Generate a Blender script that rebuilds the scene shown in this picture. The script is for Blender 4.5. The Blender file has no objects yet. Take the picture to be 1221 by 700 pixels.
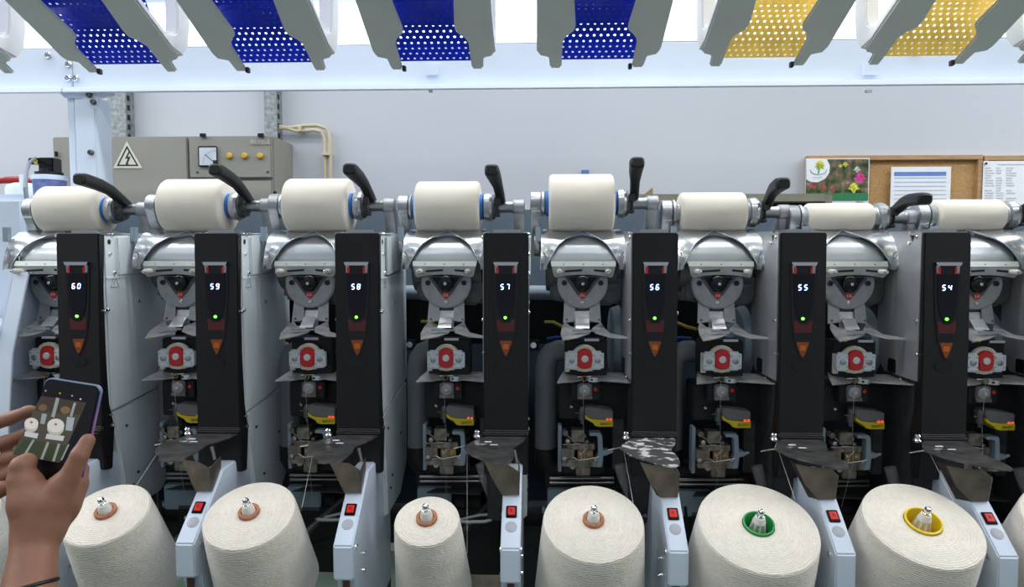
import bpy, bmesh, math, random
import numpy as np
from mathutils import Vector, Matrix
random.seed(7)
PI = math.pi
S = bpy.context.scene
COL = S.collection
# ------------------------------------------------------------------ camera
EYE = 1.45; FPX = 814.0; YAW = math.radians(2.1); PITCH = math.radians(3.3)
cam_d = bpy.data.cameras.new('camera'); cam_d.sensor_width = 36.0; cam_d.lens = FPX/1221*36
cam_d.clip_start = 0.05
cam = bpy.data.objects.new('camera', cam_d); COL.objects.link(cam)
cam.location = (0, 0, EYE); cam.rotation_euler = (PI/2-PITCH, 0, YAW)
S.camera = cam
RM = Matrix.Rotation(YAW, 3, 'Z') @ Matrix.Rotation(PI/2-PITCH, 3, 'X')
# ------------------------------------------------------------------ world / light / exposure
W = bpy.data.worlds.new('hall_ambient'); S.world = W; W.use_nodes = True
W.node_tree.nodes['Background'].inputs[0].default_value = (0.80, 0.88, 1.0, 1)
W.node_tree.nodes['Background'].inputs[1].default_value = 0.34
def area(name, loc, sx, sy, power, color=(1, 1, 1), rot=(0, 0, 0)):
    l = bpy.data.lights.new(name, 'AREA'); l.shape = 'RECTANGLE'; l.size = sx; l.size_y = sy
    l.energy = power; l.color = color
    o = bpy.data.objects.new(name, l); COL.objects.link(o); o.location = loc; o.rotation_euler = rot
    return o
for ly, pw in ((-2.2, 12), (-0.1, 22), (1.45, 34), (2.6, 20)):
    for lx_ in (-5.6, -2.8, 0.0, 2.8, 5.6):
        area('hall_lamp', (lx_, ly, 3.75), 2.2, 0.22, pw*(3.2 if abs(lx_) > 5 else 1), (.95, .98, 1))
S.view_settings.view_transform = 'Standard'; S.view_settings.look = 'None'
S.view_settings.gamma = 1; S.view_settings.use_curve_mapping = False
S.view_settings.exposure = -0.06
# ------------------------------------------------------------------ helpers: positions measured at a stated distance
def ray(px, py):
    return RM @ Vector(((px-610.5)/FPX, -(py-350)/FPX, -1))
def at(px, py, Y):
    d = ray(px, py); k = Y/d.y
    return Vector((d.x*k, Y, EYE+d.z*k))
def at_z(px, py, z):
    d = ray(px, py); k = (z-EYE)/d.z
    return Vector((d.x*k, d.y*k, z))
def zat(py, Y): return at(600, py, Y).z
# ------------------------------------------------------------------ materials
MATS = {}
def mat(name, col, rough=.5, metal=0, var=.06, vscale=20, bump=0, bscale=200, emit=None, estr=0, spec=.5, coat=0,
        trans=0, alpha=1, ior=1.45, stretch=None, dark=None):
    if name in MATS: return MATS[name]
    m = bpy.data.materials.new(name); m.use_nodes = True; nt = m.node_tree; b = nt.nodes['Principled BSDF']
    b.inputs['Roughness'].default_value = rough; b.inputs['Metallic'].default_value = metal
    b.inputs['Specular IOR Level'].default_value = spec; b.inputs['Coat Weight'].default_value = coat
    b.inputs['IOR'].default_value = ior
    if trans: b.inputs['Transmission Weight'].default_value = trans
    if alpha < 1: b.inputs['Alpha'].default_value = alpha
    tc = nt.nodes.new('ShaderNodeTexCoord'); mp = nt.nodes.new('ShaderNodeMapping')
    nt.links.new(tc.outputs['Object'], mp.inputs[0])
    if stretch: mp.inputs['Scale'].default_value = stretch
    n = nt.nodes.new('ShaderNodeTexNoise'); n.inputs['Scale'].default_value = vscale; n.inputs['Detail'].default_value = 4
    nt.links.new(mp.outputs[0], n.inputs[0])
    r = nt.nodes.new('ShaderNodeValToRGB'); nt.links.new(n.outputs[0], r.inputs[0])
    c0 = dark if dark else tuple(c*(1-var) for c in col); c1 = tuple(min(1, c*(1+var)) for c in col)
    r.color_ramp.elements[0].color = (*c0, 1); r.color_ramp.elements[1].color = (*c1, 1)
    r.color_ramp.elements[0].position = .3; r.color_ramp.elements[1].position = .7
    nt.links.new(r.outputs[0], b.inputs['Base Color'])
    if bump:
        n2 = nt.nodes.new('ShaderNodeTexNoise'); n2.inputs['Scale'].default_value = bscale
        nt.links.new(mp.outputs[0], n2.inputs[0])
        bp = nt.nodes.new('ShaderNodeBump'); bp.inputs['Strength'].default_value = bump; bp.inputs['Distance'].default_value = .002
        nt.links.new(n2.outputs[0], bp.inputs['Height']); nt.links.new(bp.outputs[0], b.inputs['Normal'])
    if emit:
        b.inputs['Emission Color'].default_value = (*emit, 1); b.inputs['Emission Strength'].default_value = estr
    MATS[name] = m; return m
M_black = mat('black_panel_plastic', (.0085, .0075, .0095), .45, bump=.25, bscale=900, var=.1)
M_blackgl = mat('black_gloss', (.006, .006, .008), .15, coat=.15)
M_blackmat = mat('black_housing', (.012, .012, .013), .55, var=.25)
M_dark = mat('dark_grey_cast', (.045, .048, .052), .5, .2, var=.25, vscale=35)
M_house = mat('pale_grey_enamel', (.80, .86, .89), .35, var=.04, vscale=6)
M_bluebox = mat('pale_blue_enamel', (.64, .72, .84), .32, var=.03, vscale=8)
M_white = mat('white_blue_enamel', (.72, .80, .92), .35, var=.03, vscale=5)
M_steel = mat('brushed_steel', (.50, .51, .53), .32, .95, var=.10, vscale=60, stretch=(1, 8, 8), bump=.05, bscale=300)
M_polish = mat('polished_steel', (.56, .58, .60), .28, .8, var=.06, vscale=25)
M_plate = mat('worn_sheet_steel', (.60, .60, .61), .33, .6, var=.22, vscale=40, bump=.05, bscale=200)
M_sideplate = mat('satin_side_plate', (.42, .42, .44), .42, .4, var=.10, vscale=18)
M_cast = mat('cast_aluminium', (.44, .45, .46), .45, .6, var=.12, vscale=50, bump=.08, bscale=500)
M_castd = mat('dark_cast_aluminium', (.13, .135, .14), .5, .6, var=.2, vscale=40)
M_chrome = mat('chrome', (.75, .76, .78), .12, 1, var=.03)
M_bronze = mat('tarnished_bronze_sheet', (.19, .165, .14), .42, .75, var=.25, vscale=30)
M_wplate = mat('worn_dark_plate', (.14, .137, .135), .30, .75, var=.5, vscale=45, bump=.08, bscale=120)
M_wplate2 = mat('silver_worn_plate', (.75, .75, .75), .4, .4, vscale=38, dark=(.09, .09, .09), stretch=(1, 1.2, 1))
_r = [n for n in M_wplate2.node_tree.nodes if n.type == 'VALTORGB'][0].color_ramp.elements; _r[0].position = .53; _r[1].position = .60
M_cream = mat('cream_casting', (.74, .70, .58), .5, var=.08)
M_peg = mat('ivory_peg', (.72, .68, .58), .35, var=.05)
M_red = mat('red_plastic', (.66, .028, .028), .35, var=.05)
M_clamp = mat('zinc_clamp', (.74, .79, .84), .35, .15, var=.08, vscale=60)
M_blue = mat('blue_ring', (.03, .19, .62), .35)
M_greyring = mat('grey_ring', (.45, .47, .5), .3, .5)
M_brass = mat('oiled_brass', (.33, .23, .10), .38, .8, var=.3, vscale=70)
M_mech = mat('oily_mechanism', (.26, .235, .20), .4, .75, var=.45, vscale=60)
M_duct = mat('grey_duct', (.21, .225, .245), .45, var=.08, vscale=12)
M_bluegrey = mat('blue_grey_cover', (.30, .38, .45), .45, var=.06, vscale=15)
M_sensor = mat('sensor_grey', (.17, .17, .18), .4)
M_yellow = mat('sensor_yellow', (.70, .55, .02), .4)
M_lens = mat('lens_plastic', (.35, .36, .37), .15, coat=.6)
M_redled = mat('red_led', (.6, .03, .02), .4, emit=(1, .06, .03), estr=1.6)
M_greenled = mat('green_led', (.1, .6, .05), .4, emit=(.22, 1, .08), estr=2.2)
M_digit = mat('display_digit', (.4, .5, 1), .4, emit=(.28, .42, 1), estr=7)
M_redlens = mat('dark_red_lens', (.10, .008, .008), .15, coat=.4)
M_amber = mat('amber_lens', (.27, .06, .006), .2, coat=.4)
M_redbtn = mat('red_button', (.62, .02, .02), .3, emit=(1, .03, .02), estr=.12)
M_sticker = mat('grey_sticker', (.40, .42, .47), .4)
M_ink = mat('black_ink', (.01, .01, .01), .6)
M_whiteink = mat('white_ink', (.8, .8, .8), .6)
M_hose = mat('clear_hose', (.35, .37, .38), .3, alpha=.45)
M_ambertube = mat('yellow_cable', (.6, .45, .03), .5)
M_bluetube = mat('blue_cable', (.03, .10, .45), .5)
M_thread = mat('yarn_thread', (.75, .72, .65), .8)
M_olive = mat('olive_enamel', (.27, .26, .19), .5, var=.05)
M_cab = mat('taupe_cabinet_enamel', (.27, .26, .225), .5, var=.04, vscale=5, bump=.05, bscale=300)
M_galv = mat('galvanised_strut', (.28, .30, .31), .5, .5, var=.35, vscale=60)
M_conduit = mat('cream_conduit', (.52, .45, .32), .5)
M_paper = mat('white_paper', (.78, .80, .84), .7, var=.02)
M_frame = mat('pine_frame', (.42, .25, .12), .5, var=.15, vscale=12, stretch=(1, 8, 8))
M_cork = mat('cork', (.46, .27, .11), .8, var=.25, vscale=220, bump=.2, bscale=300)
M_rubber = mat('black_rubber', (.01, .01, .011), .5)

def yarn_mat(name, col, pkg):
    m = bpy.data.materials.new(name); m.use_nodes = True; nt = m.node_tree; b = nt.nodes['Principled BSDF']
    b.inputs['Roughness'].default_value = .85; b.inputs['Specular IOR Level'].default_value = .15
    b.inputs['Sheen Weight'].default_value = .25
    tc = nt.nodes.new('ShaderNodeTexCoord')
    def wave(kind, d, sc, dist):
        w = nt.nodes.new('ShaderNodeTexWave'); w.wave_type = kind
        if kind == 'RINGS': w.rings_direction = d
        else: w.bands_direction = d
        w.inputs['Scale'].default_value = sc; w.inputs['Distortion'].default_value = dist
        w.inputs['Detail'].default_value = 3; w.inputs['Detail Scale'].default_value = 1.5
        nt.links.new(tc.outputs['Object'], w.inputs[0]); return w
    if pkg: ws = [wave('BANDS', 'X', 170, 6)]
    else: ws = [wave('RINGS', 'Z', 68, 4), wave('BANDS', 'Z', 72, 5)]
    h = ws[0].outputs['Fac']
    if len(ws) > 1:
        a = nt.nodes.new('ShaderNodeMath'); a.operation = 'ADD'
        nt.links.new(ws[0].outputs['Fac'], a.inputs[0]); nt.links.new(ws[1].outputs['Fac'], a.inputs[1]); h = a.outputs[0]
    bp = nt.nodes.new('ShaderNodeBump'); bp.inputs['Strength'].default_value = .04 if pkg else .6
    bp.inputs['Distance'].default_value = .0015
    nt.links.new(h, bp.inputs['Height']); nt.links.new(bp.outputs[0], b.inputs['Normal'])
    n = nt.nodes.new('ShaderNodeTexNoise'); n.inputs['Scale'].default_value = 30
    nt.links.new(tc.outputs['Object'], n.inputs[0])
    mx = nt.nodes.new('ShaderNodeMix'); mx.data_type = 'RGBA'
    mx.inputs['A'].default_value = (*[c*.93 for c in col], 1); mx.inputs['B'].default_value = (*col, 1)
    if not pkg:
        hm = nt.nodes.new('ShaderNodeMath'); hm.operation = 'MULTIPLY_ADD'; hm.inputs[1].default_value = .45
        nt.links.new(h, hm.inputs[0]); nt.links.new(n.outputs[0], hm.inputs[2]); mx.inputs['A'].default_value = (*[c*.80 for c in col], 1)
        nt.links.new(hm.outputs[0], mx.inputs['Factor'])
    else: nt.links.new(n.outputs[0], mx.inputs['Factor'])
    nt.links.new(mx.outputs['Result'], b.inputs['Base Color'])
    return m
M_yarn = yarn_mat('supply_cone_yarn', (.83, .765, .675), False)
M_pack = yarn_mat('wound_package_yarn', (.85, .785, .68), True)
M_tubepaper = mat('orange_paper_tube', (.42, .17, .09), .7, var=.3, vscale=160)
M_tubegreen = mat('green_plastic_tube', (.02, .30, .07), .35)
M_tubeyellow = mat('yellow_plastic_tube', (.80, .56, .02), .35)
M_peg_w = mat('white_nylon_peg', (.78, .77, .72), .4)

# ------------------------------------------------------------------ mesh builder
class MB:
    def __init__(s): s.v = []; s.f = []
    def add(s, vs, fs):
        o = len(s.v); s.v += [Vector(p) for p in vs]; s.f += [tuple(i+o for i in f) for f in fs]; return s
    def box(s, c, d, rot=None):
        c = Vector(c); h = Vector(d)/2; vs = []
        for x in (-1, 1):
            for y in (-1, 1):
                for z in (-1, 1):
                    p = Vector((x*h.x, y*h.y, z*h.z))
                    if rot: p = rot @ p
                    vs.append(c+p)
        return s.add(vs, [(0, 1, 3, 2), (4, 6, 7, 5), (0, 4, 5, 1), (2, 3, 7, 6), (0, 2, 6, 4), (1, 5, 7, 3)])
    def bb(s, p, q):   # box between two corners
        p = Vector(p); q = Vector(q); return s.box((p+q)/2, [abs(a) for a in (q-p)])
    def loft(s, loops, cap=True):
        n = len(loops[0]); vs = [p for l in loops for p in l]; fs = []
        for k in range(len(loops)-1):
            for i in range(n):
                j = (i+1) % n; fs.append((k*n+i, k*n+j, (k+1)*n+j, (k+1)*n+i))
        if cap: fs.append(tuple(range(n))[::-1]); fs.append(tuple(range((len(loops)-1)*n, len(loops)*n)))
        return s.add(vs, fs)
    def prism(s, poly, plane, a, b):
        def P(t, k):
            if plane == 'xz': return (t[0], k, t[1])
            if plane == 'yz': return (k, t[0], t[1])
            return (t[0], t[1], k)
        return s.loft([[P(t, a) for t in poly], [P(t, b) for t in poly]])
    def slab(s, pts, off):
        off = Vector(off); return s.loft([[Vector(p) for p in pts], [Vector(p)+off for p in pts]])
    def lathe(s, p0, d, prof, n=20, cap=True):
        p0 = Vector(p0); d = Vector(d).normalized()
        a = d.orthogonal().normalized(); b = d.cross(a)
        return s.loft([[p0+d*t+(a*math.cos(2*PI*i/n)+b*math.sin(2*PI*i/n))*max(r, 1e-5) for i in range(n)] for t, r in prof], cap)
    def cyl(s, p0, p1, r, r1=None, n=16):
        p0 = Vector(p0); p1 = Vector(p1); return s.lathe(p0, p1-p0, [(0, r), ((p1-p0).length, r if r1 is None else r1)], n)
    def tube(s, pts, r, n=8):
        pts = [Vector(p) for p in pts]; loops = []; up = None
        for i, p in enumerate(pts):
            t = (pts[min(i+1, len(pts)-1)]-pts[max(i-1, 0)]).normalized()
            if up is None: up = t.orthogonal().normalized()
            up = (up-t*up.dot(t)).normalized(); b = t.cross(up); rr = r[i] if isinstance(r, (list, tuple)) else r
            loops.append([p+(up*math.cos(2*PI*k/n)+b*math.sin(2*PI*k/n))*rr for k in range(n)])
        return s.loft(loops)
    def grid(s, rows):
        n = len(rows[0]); return s.add([p for r in rows for p in r],
            [(k*n+i, k*n+i+1, (k+1)*n+i+1, (k+1)*n+i) for k in range(len(rows)-1) for i in range(n-1)])
    def mesh(s, name, m, origin=(0, 0, 0), bevel=0, seg=2, smooth=35, solid=0):
        o = Vector(origin); me = bpy.data.meshes.new(name)
        me.from_pydata([tuple(p-o) for p in s.v], [], s.f)
        bm = bmesh.new(); bm.from_mesh(me); bmesh.ops.remove_doubles(bm, verts=bm.verts, dist=1e-6)
        bmesh.ops.recalc_face_normals(bm, faces=bm.faces)
        if solid:
            bmesh.ops.solidify(bm, geom=bm.faces[:], thickness=solid)
            bmesh.ops.recalc_face_normals(bm, faces=bm.faces)
        if bevel:
            es = [e for e in bm.edges if len(e.link_faces) == 2 and e.calc_face_angle() > .5]
            bmesh.ops.bevel(bm, geom=es, offset=bevel, segments=seg, affect='EDGES', clamp_overlap=True)
        bm.to_mesh(me); bm.free()
        me.shade_smooth(); me.set_sharp_from_angle(angle=math.radians(smooth))
        for mm in (m if isinstance(m, (list, tuple)) else [m]): me.materials.append(mm)
        return me
def link(name, data, parent=None, loc=(0, 0, 0)):
    o = bpy.data.objects.new(name, data); COL.objects.link(o); o.parent = parent; o.location = loc; return o
def tag(o, label, cat, group=None):
    o['label'] = label; o['category'] = cat
    if group: o['group'] = group
    return o
def thing(name, label, cat, loc=(0, 0, 0), group=None):
    return tag(link(name, None, None, loc), label, cat, group)
def struct(name, mb, m, **k):
    o = link(name, mb.mesh(name, m, **k)); o['kind'] = 'structure'; return o
def arc(cx, cy, r, a0, a1, n):
    return [(cx+r*math.cos(math.radians(a0+(a1-a0)*i/n)), cy+r*math.sin(math.radians(a0+(a1-a0)*i/n))) for i in range(n+1)]
def text_mesh(name, body, size, m, frame, extrude=.0002):
    """flat lettering; frame = (origin, right, up)"""
    cu = bpy.data.curves.new(name+'_tmp', 'FONT'); cu.body = body; cu.size = size; cu.extrude = extrude
    cu.align_x = 'CENTER'; cu.align_y = 'CENTER'; cu.resolution_u = 2
    ob = bpy.data.objects.new('tmp', cu); COL.objects.link(ob)
    me = bpy.data.meshes.new_from_object(ob); me.name = name
    bpy.data.objects.remove(ob)
    o, r, u = [Vector(t) for t in frame]; r.normalize(); u = (u-r*u.dot(r)).normalized(); nn = r.cross(u)
    T = Matrix((( r.x, u.x, nn.x, o.x), (r.y, u.y, nn.y, o.y), (r.z, u.z, nn.z, o.z), (0, 0, 0, 1)))
    me.transform(T); me.materials.clear(); me.materials.append(m); return me

# ================================================================== SETTING
WALL_Y = 3.24
struct('wall_back', MB().bb((-8, WALL_Y, 0), (8, WALL_Y+.15, 4.0)), mat('wall_paint', (.50, .52, .565), .7, var=.025, vscale=1.6, bump=.03, bscale=60))
struct('floor', MB().bb((-8, -4, -.1), (8, WALL_Y, 0)), mat('green_floor_paint', (.07, .105, .078), .45, var=.2, vscale=6))
struct('ceiling', MB().bb((-8, -4, 4.0), (8, WALL_Y, 4.1)), mat('ceiling_paint', (.75, .77, .8), .8))

# ================================================================== WINDING UNIT (measured on the one whose display reads 57)
PX = {60: 97.5, 59: 261, 58: 427.5, 57: 603.5, 56: 780, 55: 955, 54: 1125, 53: 1291}
UX = {k: at(v, 400, 1.48).x for k, v in PX.items()}
O = Vector((UX[57], 1.48, 0))
DX = UX[56]-UX[57]
def u(px, py, Y): return at(px, py, Y)                  # seen on unit 57
def h(px, py, Y): return at(px, py, Y)-Vector((DX, 0, 0))   # seen on unit 56, moved back by one unit
PARTS = []   # (key, name, mesh, parent key)
def part(key, name, mb, m, parent=None, **k):
    me = mb if isinstance(mb, bpy.types.Mesh) else mb.mesh(name, m, O, **k)
    PARTS.append((key, name, me, parent))
def screw(p, d=(0, -1, 0), r=.0035, t=.003):
    p = Vector(p); d = Vector(d).normalized()
    return MB().lathe(p-d*.001, d, [(0, r), (t*.7+.001, r), (t+.001, r*.75), (t+.001, r*.35), (t*.6+.001, r*.3)], 10)
x0 = O.x
# --- chassis
zt = zat(279, 1.49); zb = zat(628, 1.5)
body = MB().prism([(1.497, zt-.002), (1.78, zt+.012), (1.80, zt-.02), (1.80, zb+.05), (1.70, zb), (1.53, zb), (1.497, zb+.1)], 'yz', x0-.045, x0+.028)
part('body', 'chassis', body, M_dark, bevel=.003)
zs1 = zat(331, 1.5); zs2 = zat(497, 1.5)
part('cov', 'side_cover', MB().prism([(1.495, zt), (1.75, zt+.012), (1.79, zt-.02), (1.79, zs2+.03), (1.52, zs2+.004), (1.50, zs2+.002)], 'yz', x0+.026, x0+.047), M_house, bevel=.004)
part('cov2', 'lower_side_cover', MB().prism([(1.512, zs2-.002), (1.52, zs2), (1.79, zs2+.026), (1.79, zb+.06), (1.70, zb), (1.55, zb), (1.545, zat(575, 1.54)), (1.525, zat(530, 1.52))], 'yz', x0+.026, x0+.045), M_house, bevel=.004)
part('covup', 'upper_cover_panel', MB().prism([(1.535, zt-.002), (1.72, zt+.008), (1.72, zs1+.012), (1.54, zs1)], 'yz', x0+.045, x0+.053), M_house, 'cov', bevel=.005)
part('covln', 'cover_ledge', MB().prism([(1.50, zs1-.001), (1.75, zs1+.008), (1.75, zs1+.004), (1.50, zs1-.005)], 'yz', x0+.045, x0+.049), M_house, 'cov')
for i, (yy, pz) in enumerate([(1.527, 279), (1.515, 303), (1.53, 326), (1.502, 371), (1.62, 365)]):
    part('cs%d' % i, 'screw', screw((x0+.047, yy, zat(pz, 1.5)), (1, 0, 0), .004, .004), M_chrome, 'cov')
for i, (yy, pz) in enumerate([(1.56, 520), (1.60, 585), (1.58, 598), (1.70, 545)]):
    part('cl%d' % i, 'screw', screw((x0+.045, yy, zat(pz, 1.5)), (1, 0, 0), .0035, .003), M_dark, 'cov2')
part('hole', 'cable_hole', MB().cyl((x0+.046, 1.515, zat(288, 1.5)), (x0+.0475, 1.515, zat(288, 1.5)), .006), M_ink, 'cov')
zq = zat(335, 1.5)                                           # raised warning triangle on the cover
tri = MB()
tp = [(1.515, zq-.016), (1.545, zq-.016), (1.53, zq+.012)]
for i in range(3):
    a = tp[i]; b = tp[(i+1) % 3]; tri.tube([(x0+.0475, *a), (x0+.0475, *b)], .0009, 5)
tri.tube([(x0+.0475, 1.53, zq-.002), (x0+.0475, 1.527, zq-.010)], .0012, 5)
part('wtri', 'warning_triangle', tri, M_sticker, 'cov')
# satin steel plate on the left flank with its bent shelf
zp0 = zat(450, 1.5)
part('spl', 'side_plate', MB().prism([(1.484, zt+.002), (1.505, zt+.004), (1.515, zt-.016), (1.522, zt-.016), (1.535, zt+.006), (1.655, zt+.010), (1.66, zp0+.03), (1.62, zp0), (1.484, zp0)], 'yz', x0-.051, x0-.047), M_sideplate)
for i, (yy, pz) in enumerate([(1.50, 283), (1.60, 300), (1.492, 381), (1.53, 290)]):
    part('ss%d' % i, 'screw', screw((x0-.051, yy, zat(pz, 1.5)), (-1, 0, 0), .004, .003), M_chrome, 'spl')
part('cap', 'top_cap', MB().bb((x0-.050, 1.485, zt-.004), (x0+.047, 1.62, zt+.003)).bb((x0-.03, 1.50, zt+.003), (x0+.032, 1.60, zt+.010)), M_steel, bevel=.0015)
# --- black front panel
pr = [(1.476, zat(278, 1.48)), (1.474, zat(330, 1.48)), (1.470, zat(420, 1.475)), (1.468, zat(514, 1.47)), (1.462, zat(516, 1.47)), (1.474, zat(566, 1.475)),
      (1.500, zat(566, 1.49)), (1.512, zat(513, 1.51)), (1.496, zat(485, 1.49)), (1.490, zat(430, 1.485)), (1.489, zat(356, 1.485)), (1.499, zat(278, 1.49))]
pan = MB().prism(pr, 'yz', x0-.0485, x0+.0485)
part('pan', 'front_panel', pan, M_black, bevel=.0025)
YF = 1.4745
def pf(px, py, dy=0): p = u(px, py, YF-dy); return p
def fpoly(pts, dy, th=.004):
    """flat piece lying on the panel face, following its slight lean"""
    f = []
    for a, b in pts:
        p = u(a, b, YF); p.y = 1.4755-.0058*max(0, min(1, (b-280)/150)); f.append(p-Vector((0, dy, 0)))
    return MB().slab(f, (0, th, 0))
hw = [(313, 14.4), (326, 13.2), (345, 12.8), (365, 12.1), (380, 11.4), (395, 9.8), (406, 8.2), (415, 5.2), (421, 2.4), (424, .4)]
def hwy(y):
    for (a, b), (c, d) in zip(hw, hw[1:]):
        if a <= y <= c: return b+(d-b)*(y-a)/(c-a)
    return .3
cx = 603.3
def bullet(y0, y1, k=1, n=8, ins=0):
    ys = [y0+(y1-y0)*i/n for i in range(n+1)]
    return [(cx-hwy(y)*k+ins, y) for y in ys]+[(cx+hwy(y)*k-ins, y) for y in ys[::-1]]
part('bez', 'display_bezel', fpoly([(cx-15.2, 313)]+[(cx-hwy(y)*1.1-.5, y) for y in (326, 345, 365, 380, 395, 406, 415, 421)]+[(cx, 427)]+[(cx+hwy(y)*1.1+.5, y) for y in (421, 415, 406, 395, 380, 365, 345, 326)]+[(cx+15.2, 313)], .0012), M_blackgl, 'pan')
part('glass', 'display_window', fpoly([(cx-11.5, 327), (cx-11.4, 345), (cx-10.6, 362), (cx-7.5, 376), (cx-3, 383), (cx+3, 383), (cx+7.5, 376), (cx+10.6, 362), (cx+11.4, 345), (cx+11.5, 327)], .0026), mat('display_glass', (.004, .005, .010), .08, spec=.4), 'pan')
part('rl', 'red_lens', fpoly([(cx-11, 381), (cx-8, 381), (cx-4, 385), (cx+4, 385), (cx+8, 381), (cx+11, 381), (cx+9.6, 395), (cx-9.6, 395)], .0024), M_redlens, 'pan')
part('al', 'amber_lens', fpoly(bullet(406, 423.6, .9), .0026), M_amber, 'pan')
part('al2', 'amber_core', fpoly([(cx-3.2, 410), (cx+3.2, 410), (cx+3.2, 416), (cx-3.2, 416)], .0032), mat('amber_core', (.6, .14, .01), .3), 'pan')
capm = fpoly([(cx-15, 312.5), (cx+15, 312.5), (cx+13.5, 316.5), (cx-13.5, 316.5)], .0065, .008)
part('capc', 'chrome_brow', capm, M_chrome, 'pan')
part('capl', 'chrome_cheek', fpoly([(cx-13.5, 316.5), (cx-9.5, 316.5), (cx-9.5, 325.5), (cx-12.8, 325.5)], .0022).add([], []), M_steel, 'pan')
part('capr', 'chrome_cheek', fpoly([(cx+9.5, 316.5), (cx+13.5, 316.5), (cx+12.8, 325.5), (cx+9.5, 325.5)], .0022), M_steel, 'pan')
part('tabl', 'red_tab', fpoly([(cx-11.6, 318.5), (cx-8.6, 318.5), (cx-8.6, 326), (cx-11.6, 326)], .003), M_red, 'pan')
part('tabr', 'red_tab', fpoly([(cx+7.6, 318.5), (cx+10, 318.5), (cx+10, 326), (cx+7.6, 326)], .003), M_red, 'pan')
part('gl', 'green_indicator', MB().lathe(pf(602.5, 378.8, .0055), (0, -1, 0), [(0, .0034), (.002, .0034), (.0032, .002)], 12), M_greenled, 'pan')
ov = [(cx-1.5+11*math.cos(a), 433.5+6.8*math.sin(a)) for a in [2*PI*i/24 for i in range(24)]]
part('oval', 'oval_badge', fpoly(ov, .0018), mat('oval_badge', (.012, .012, .013), .22), 'pan', bevel=.001)
for s in (-1, 1):
    part('ps%d' % s, 'panel_screw', screw((x0+s*.0485, 1.487, zat(421 if s < 0 else 373, 1.48)), (s, 0, 0), .004, .004), M_chrome, 'pan')
part('ps5', 'panel_screw', screw((x0+.0485, 1.497, zat(500, 1.49)), (1, 0, 0), .003, .003), M_chrome, 'pan')
part('ps6', 'panel_screw', screw((x0+.0485, 1.503, zat(513, 1.49)), (1, 0, 0), .0045, .003), M_chrome, 'pan')
# --- drum guard (seen on unit 56)
M_wing = mat('wing_steel', (.56, .58, .60), .26, 1, var=.04, vscale=10)
hc = h(694, 330, 1.62).x; zc_ = h(694, 318, 1.60).z; YC = 1.665; RR = .081
kx = 1.60/FPX
def cylp(x, phi, R=RR): return Vector((x, YC-R*math.cos(phi), zc_+R*math.sin(phi)))
prof = [(0, 46), (.12, 41.5), (.25, 37), (.37, 33.5), (.50, 28.5), (.62, 22), (.74, 13.5), (.84, 7), (.92, 3), (1.0, .2)]
PH = 1.30
def wb(t):
    for (a, b), (c, d) in zip(prof, prof[1:]):
        if a <= t <= c: return (b+(d-b)*(t-a)/(c-a))*kx
    return 0
ts = [i/14 for i in range(15)]
rows = [[cylp(hc+min(38*kx, wb(max(0, t-.05))*1.05+.003)*s/8, .10+PH*.95*t, RR-.005) for s in range(-8, 9)] for t in ts]
part('dg', 'drum_guard', MB().grid(rows), mat('drum_guard_steel', (.50, .53, .55), .33, .8, var=.03, vscale=8, stretch=(.3, 6, 6)), solid=.0015)
for s in (-1, 1):
    rows = []
    for t in ts:
        a = wb(t); b = (49.5-7*max(0, t-.75)*2)*kx
        rows.append([cylp(hc+s*(a+(b-a)*k/6), -.08+(PH+.14)*t+.03*math.sin(PI*k/6), RR+.005+.012*(k/6)**2*(1-.6*t)) for k in range(7)])
    part('wing%d' % s, 'guard_wing', MB().grid(rows), M_wing, 'dg', solid=.0016)
    part('rim%d' % s, 'wing_rim', MB().tube([cylp(hc+s*wb(t), -.08+(PH+.14)*t, RR+.006) for t in ts], .0013, 6), M_polish, 'dg')
    part('wbk%d' % s, 'wing_bracket', MB().prism([(hc+s*.083, zc_-.006), (hc+s*.099, zc_-.006), (hc+s*.099, zc_+.035), (hc+s*.090, zc_+.035), (hc+s*.083, zc_+.02)], 'xz', 1.578, 1.600), M_cast, 'dg', bevel=.001)
    part('wsc%d' % s, 'screw', screw((hc+s*.092, 1.578, zc_+.022), (0, -1, 0), .0045, .003), M_chrome, 'dg')
part('drum', 'grooved_drum', MB().lathe((hc-.085, 1.672, zc_+.005), (1, 0, 0), [(0, .06), (.002, .0655), (.168, .0655), (.17, .06)], 28), M_castd)
zA = h(694, 311.5, 1.58).z; zB = h(694, 317.5, 1.575).z; zC = h(694, 331, 1.57).z
part('lip', 'pale_lip', MB().slab([(hc-.0745, 1.578, zA), (hc+.0745, 1.578, zA), (hc+.0735, 1.571, zB), (hc-.0735, 1.571, zB)], (0, .003, -.001)), mat('pale_green_zinc', (.50, .54, .50), .4, .4))
bot = [(hc+.0635-(.127*i/10), zC+.0065*(1-((i-5)/5)**2)) for i in range(11)]
part('sb', 'slotted_bar', MB().prism([(hc-.073, zB), (hc+.073, zB)]+[(hc+.068, zC+.004)]+bot+[(hc-.068, zC+.004)], 'xz', 1.571, 1.576), M_cast, bevel=.0008)
def slot(x0_, x1_): return MB().prism([(hc+x0_, zC+.012), (hc+x1_, zC+.0145), (hc+x1_, zC+.019), (hc+x0_, zC+.0165)], 'xz', 1.5702, 1.573)
part('sl1', 'slot', slot(-.043, -.003), M_ink, 'sb'); part('sl2', 'slot', MB().prism([(hc+.024, zC+.0145), (hc+.052, zC+.012), (hc+.052, zC+.0165), (hc+.024, zC+.019)], 'xz', 1.5702, 1.573), M_ink, 'sb')
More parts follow.
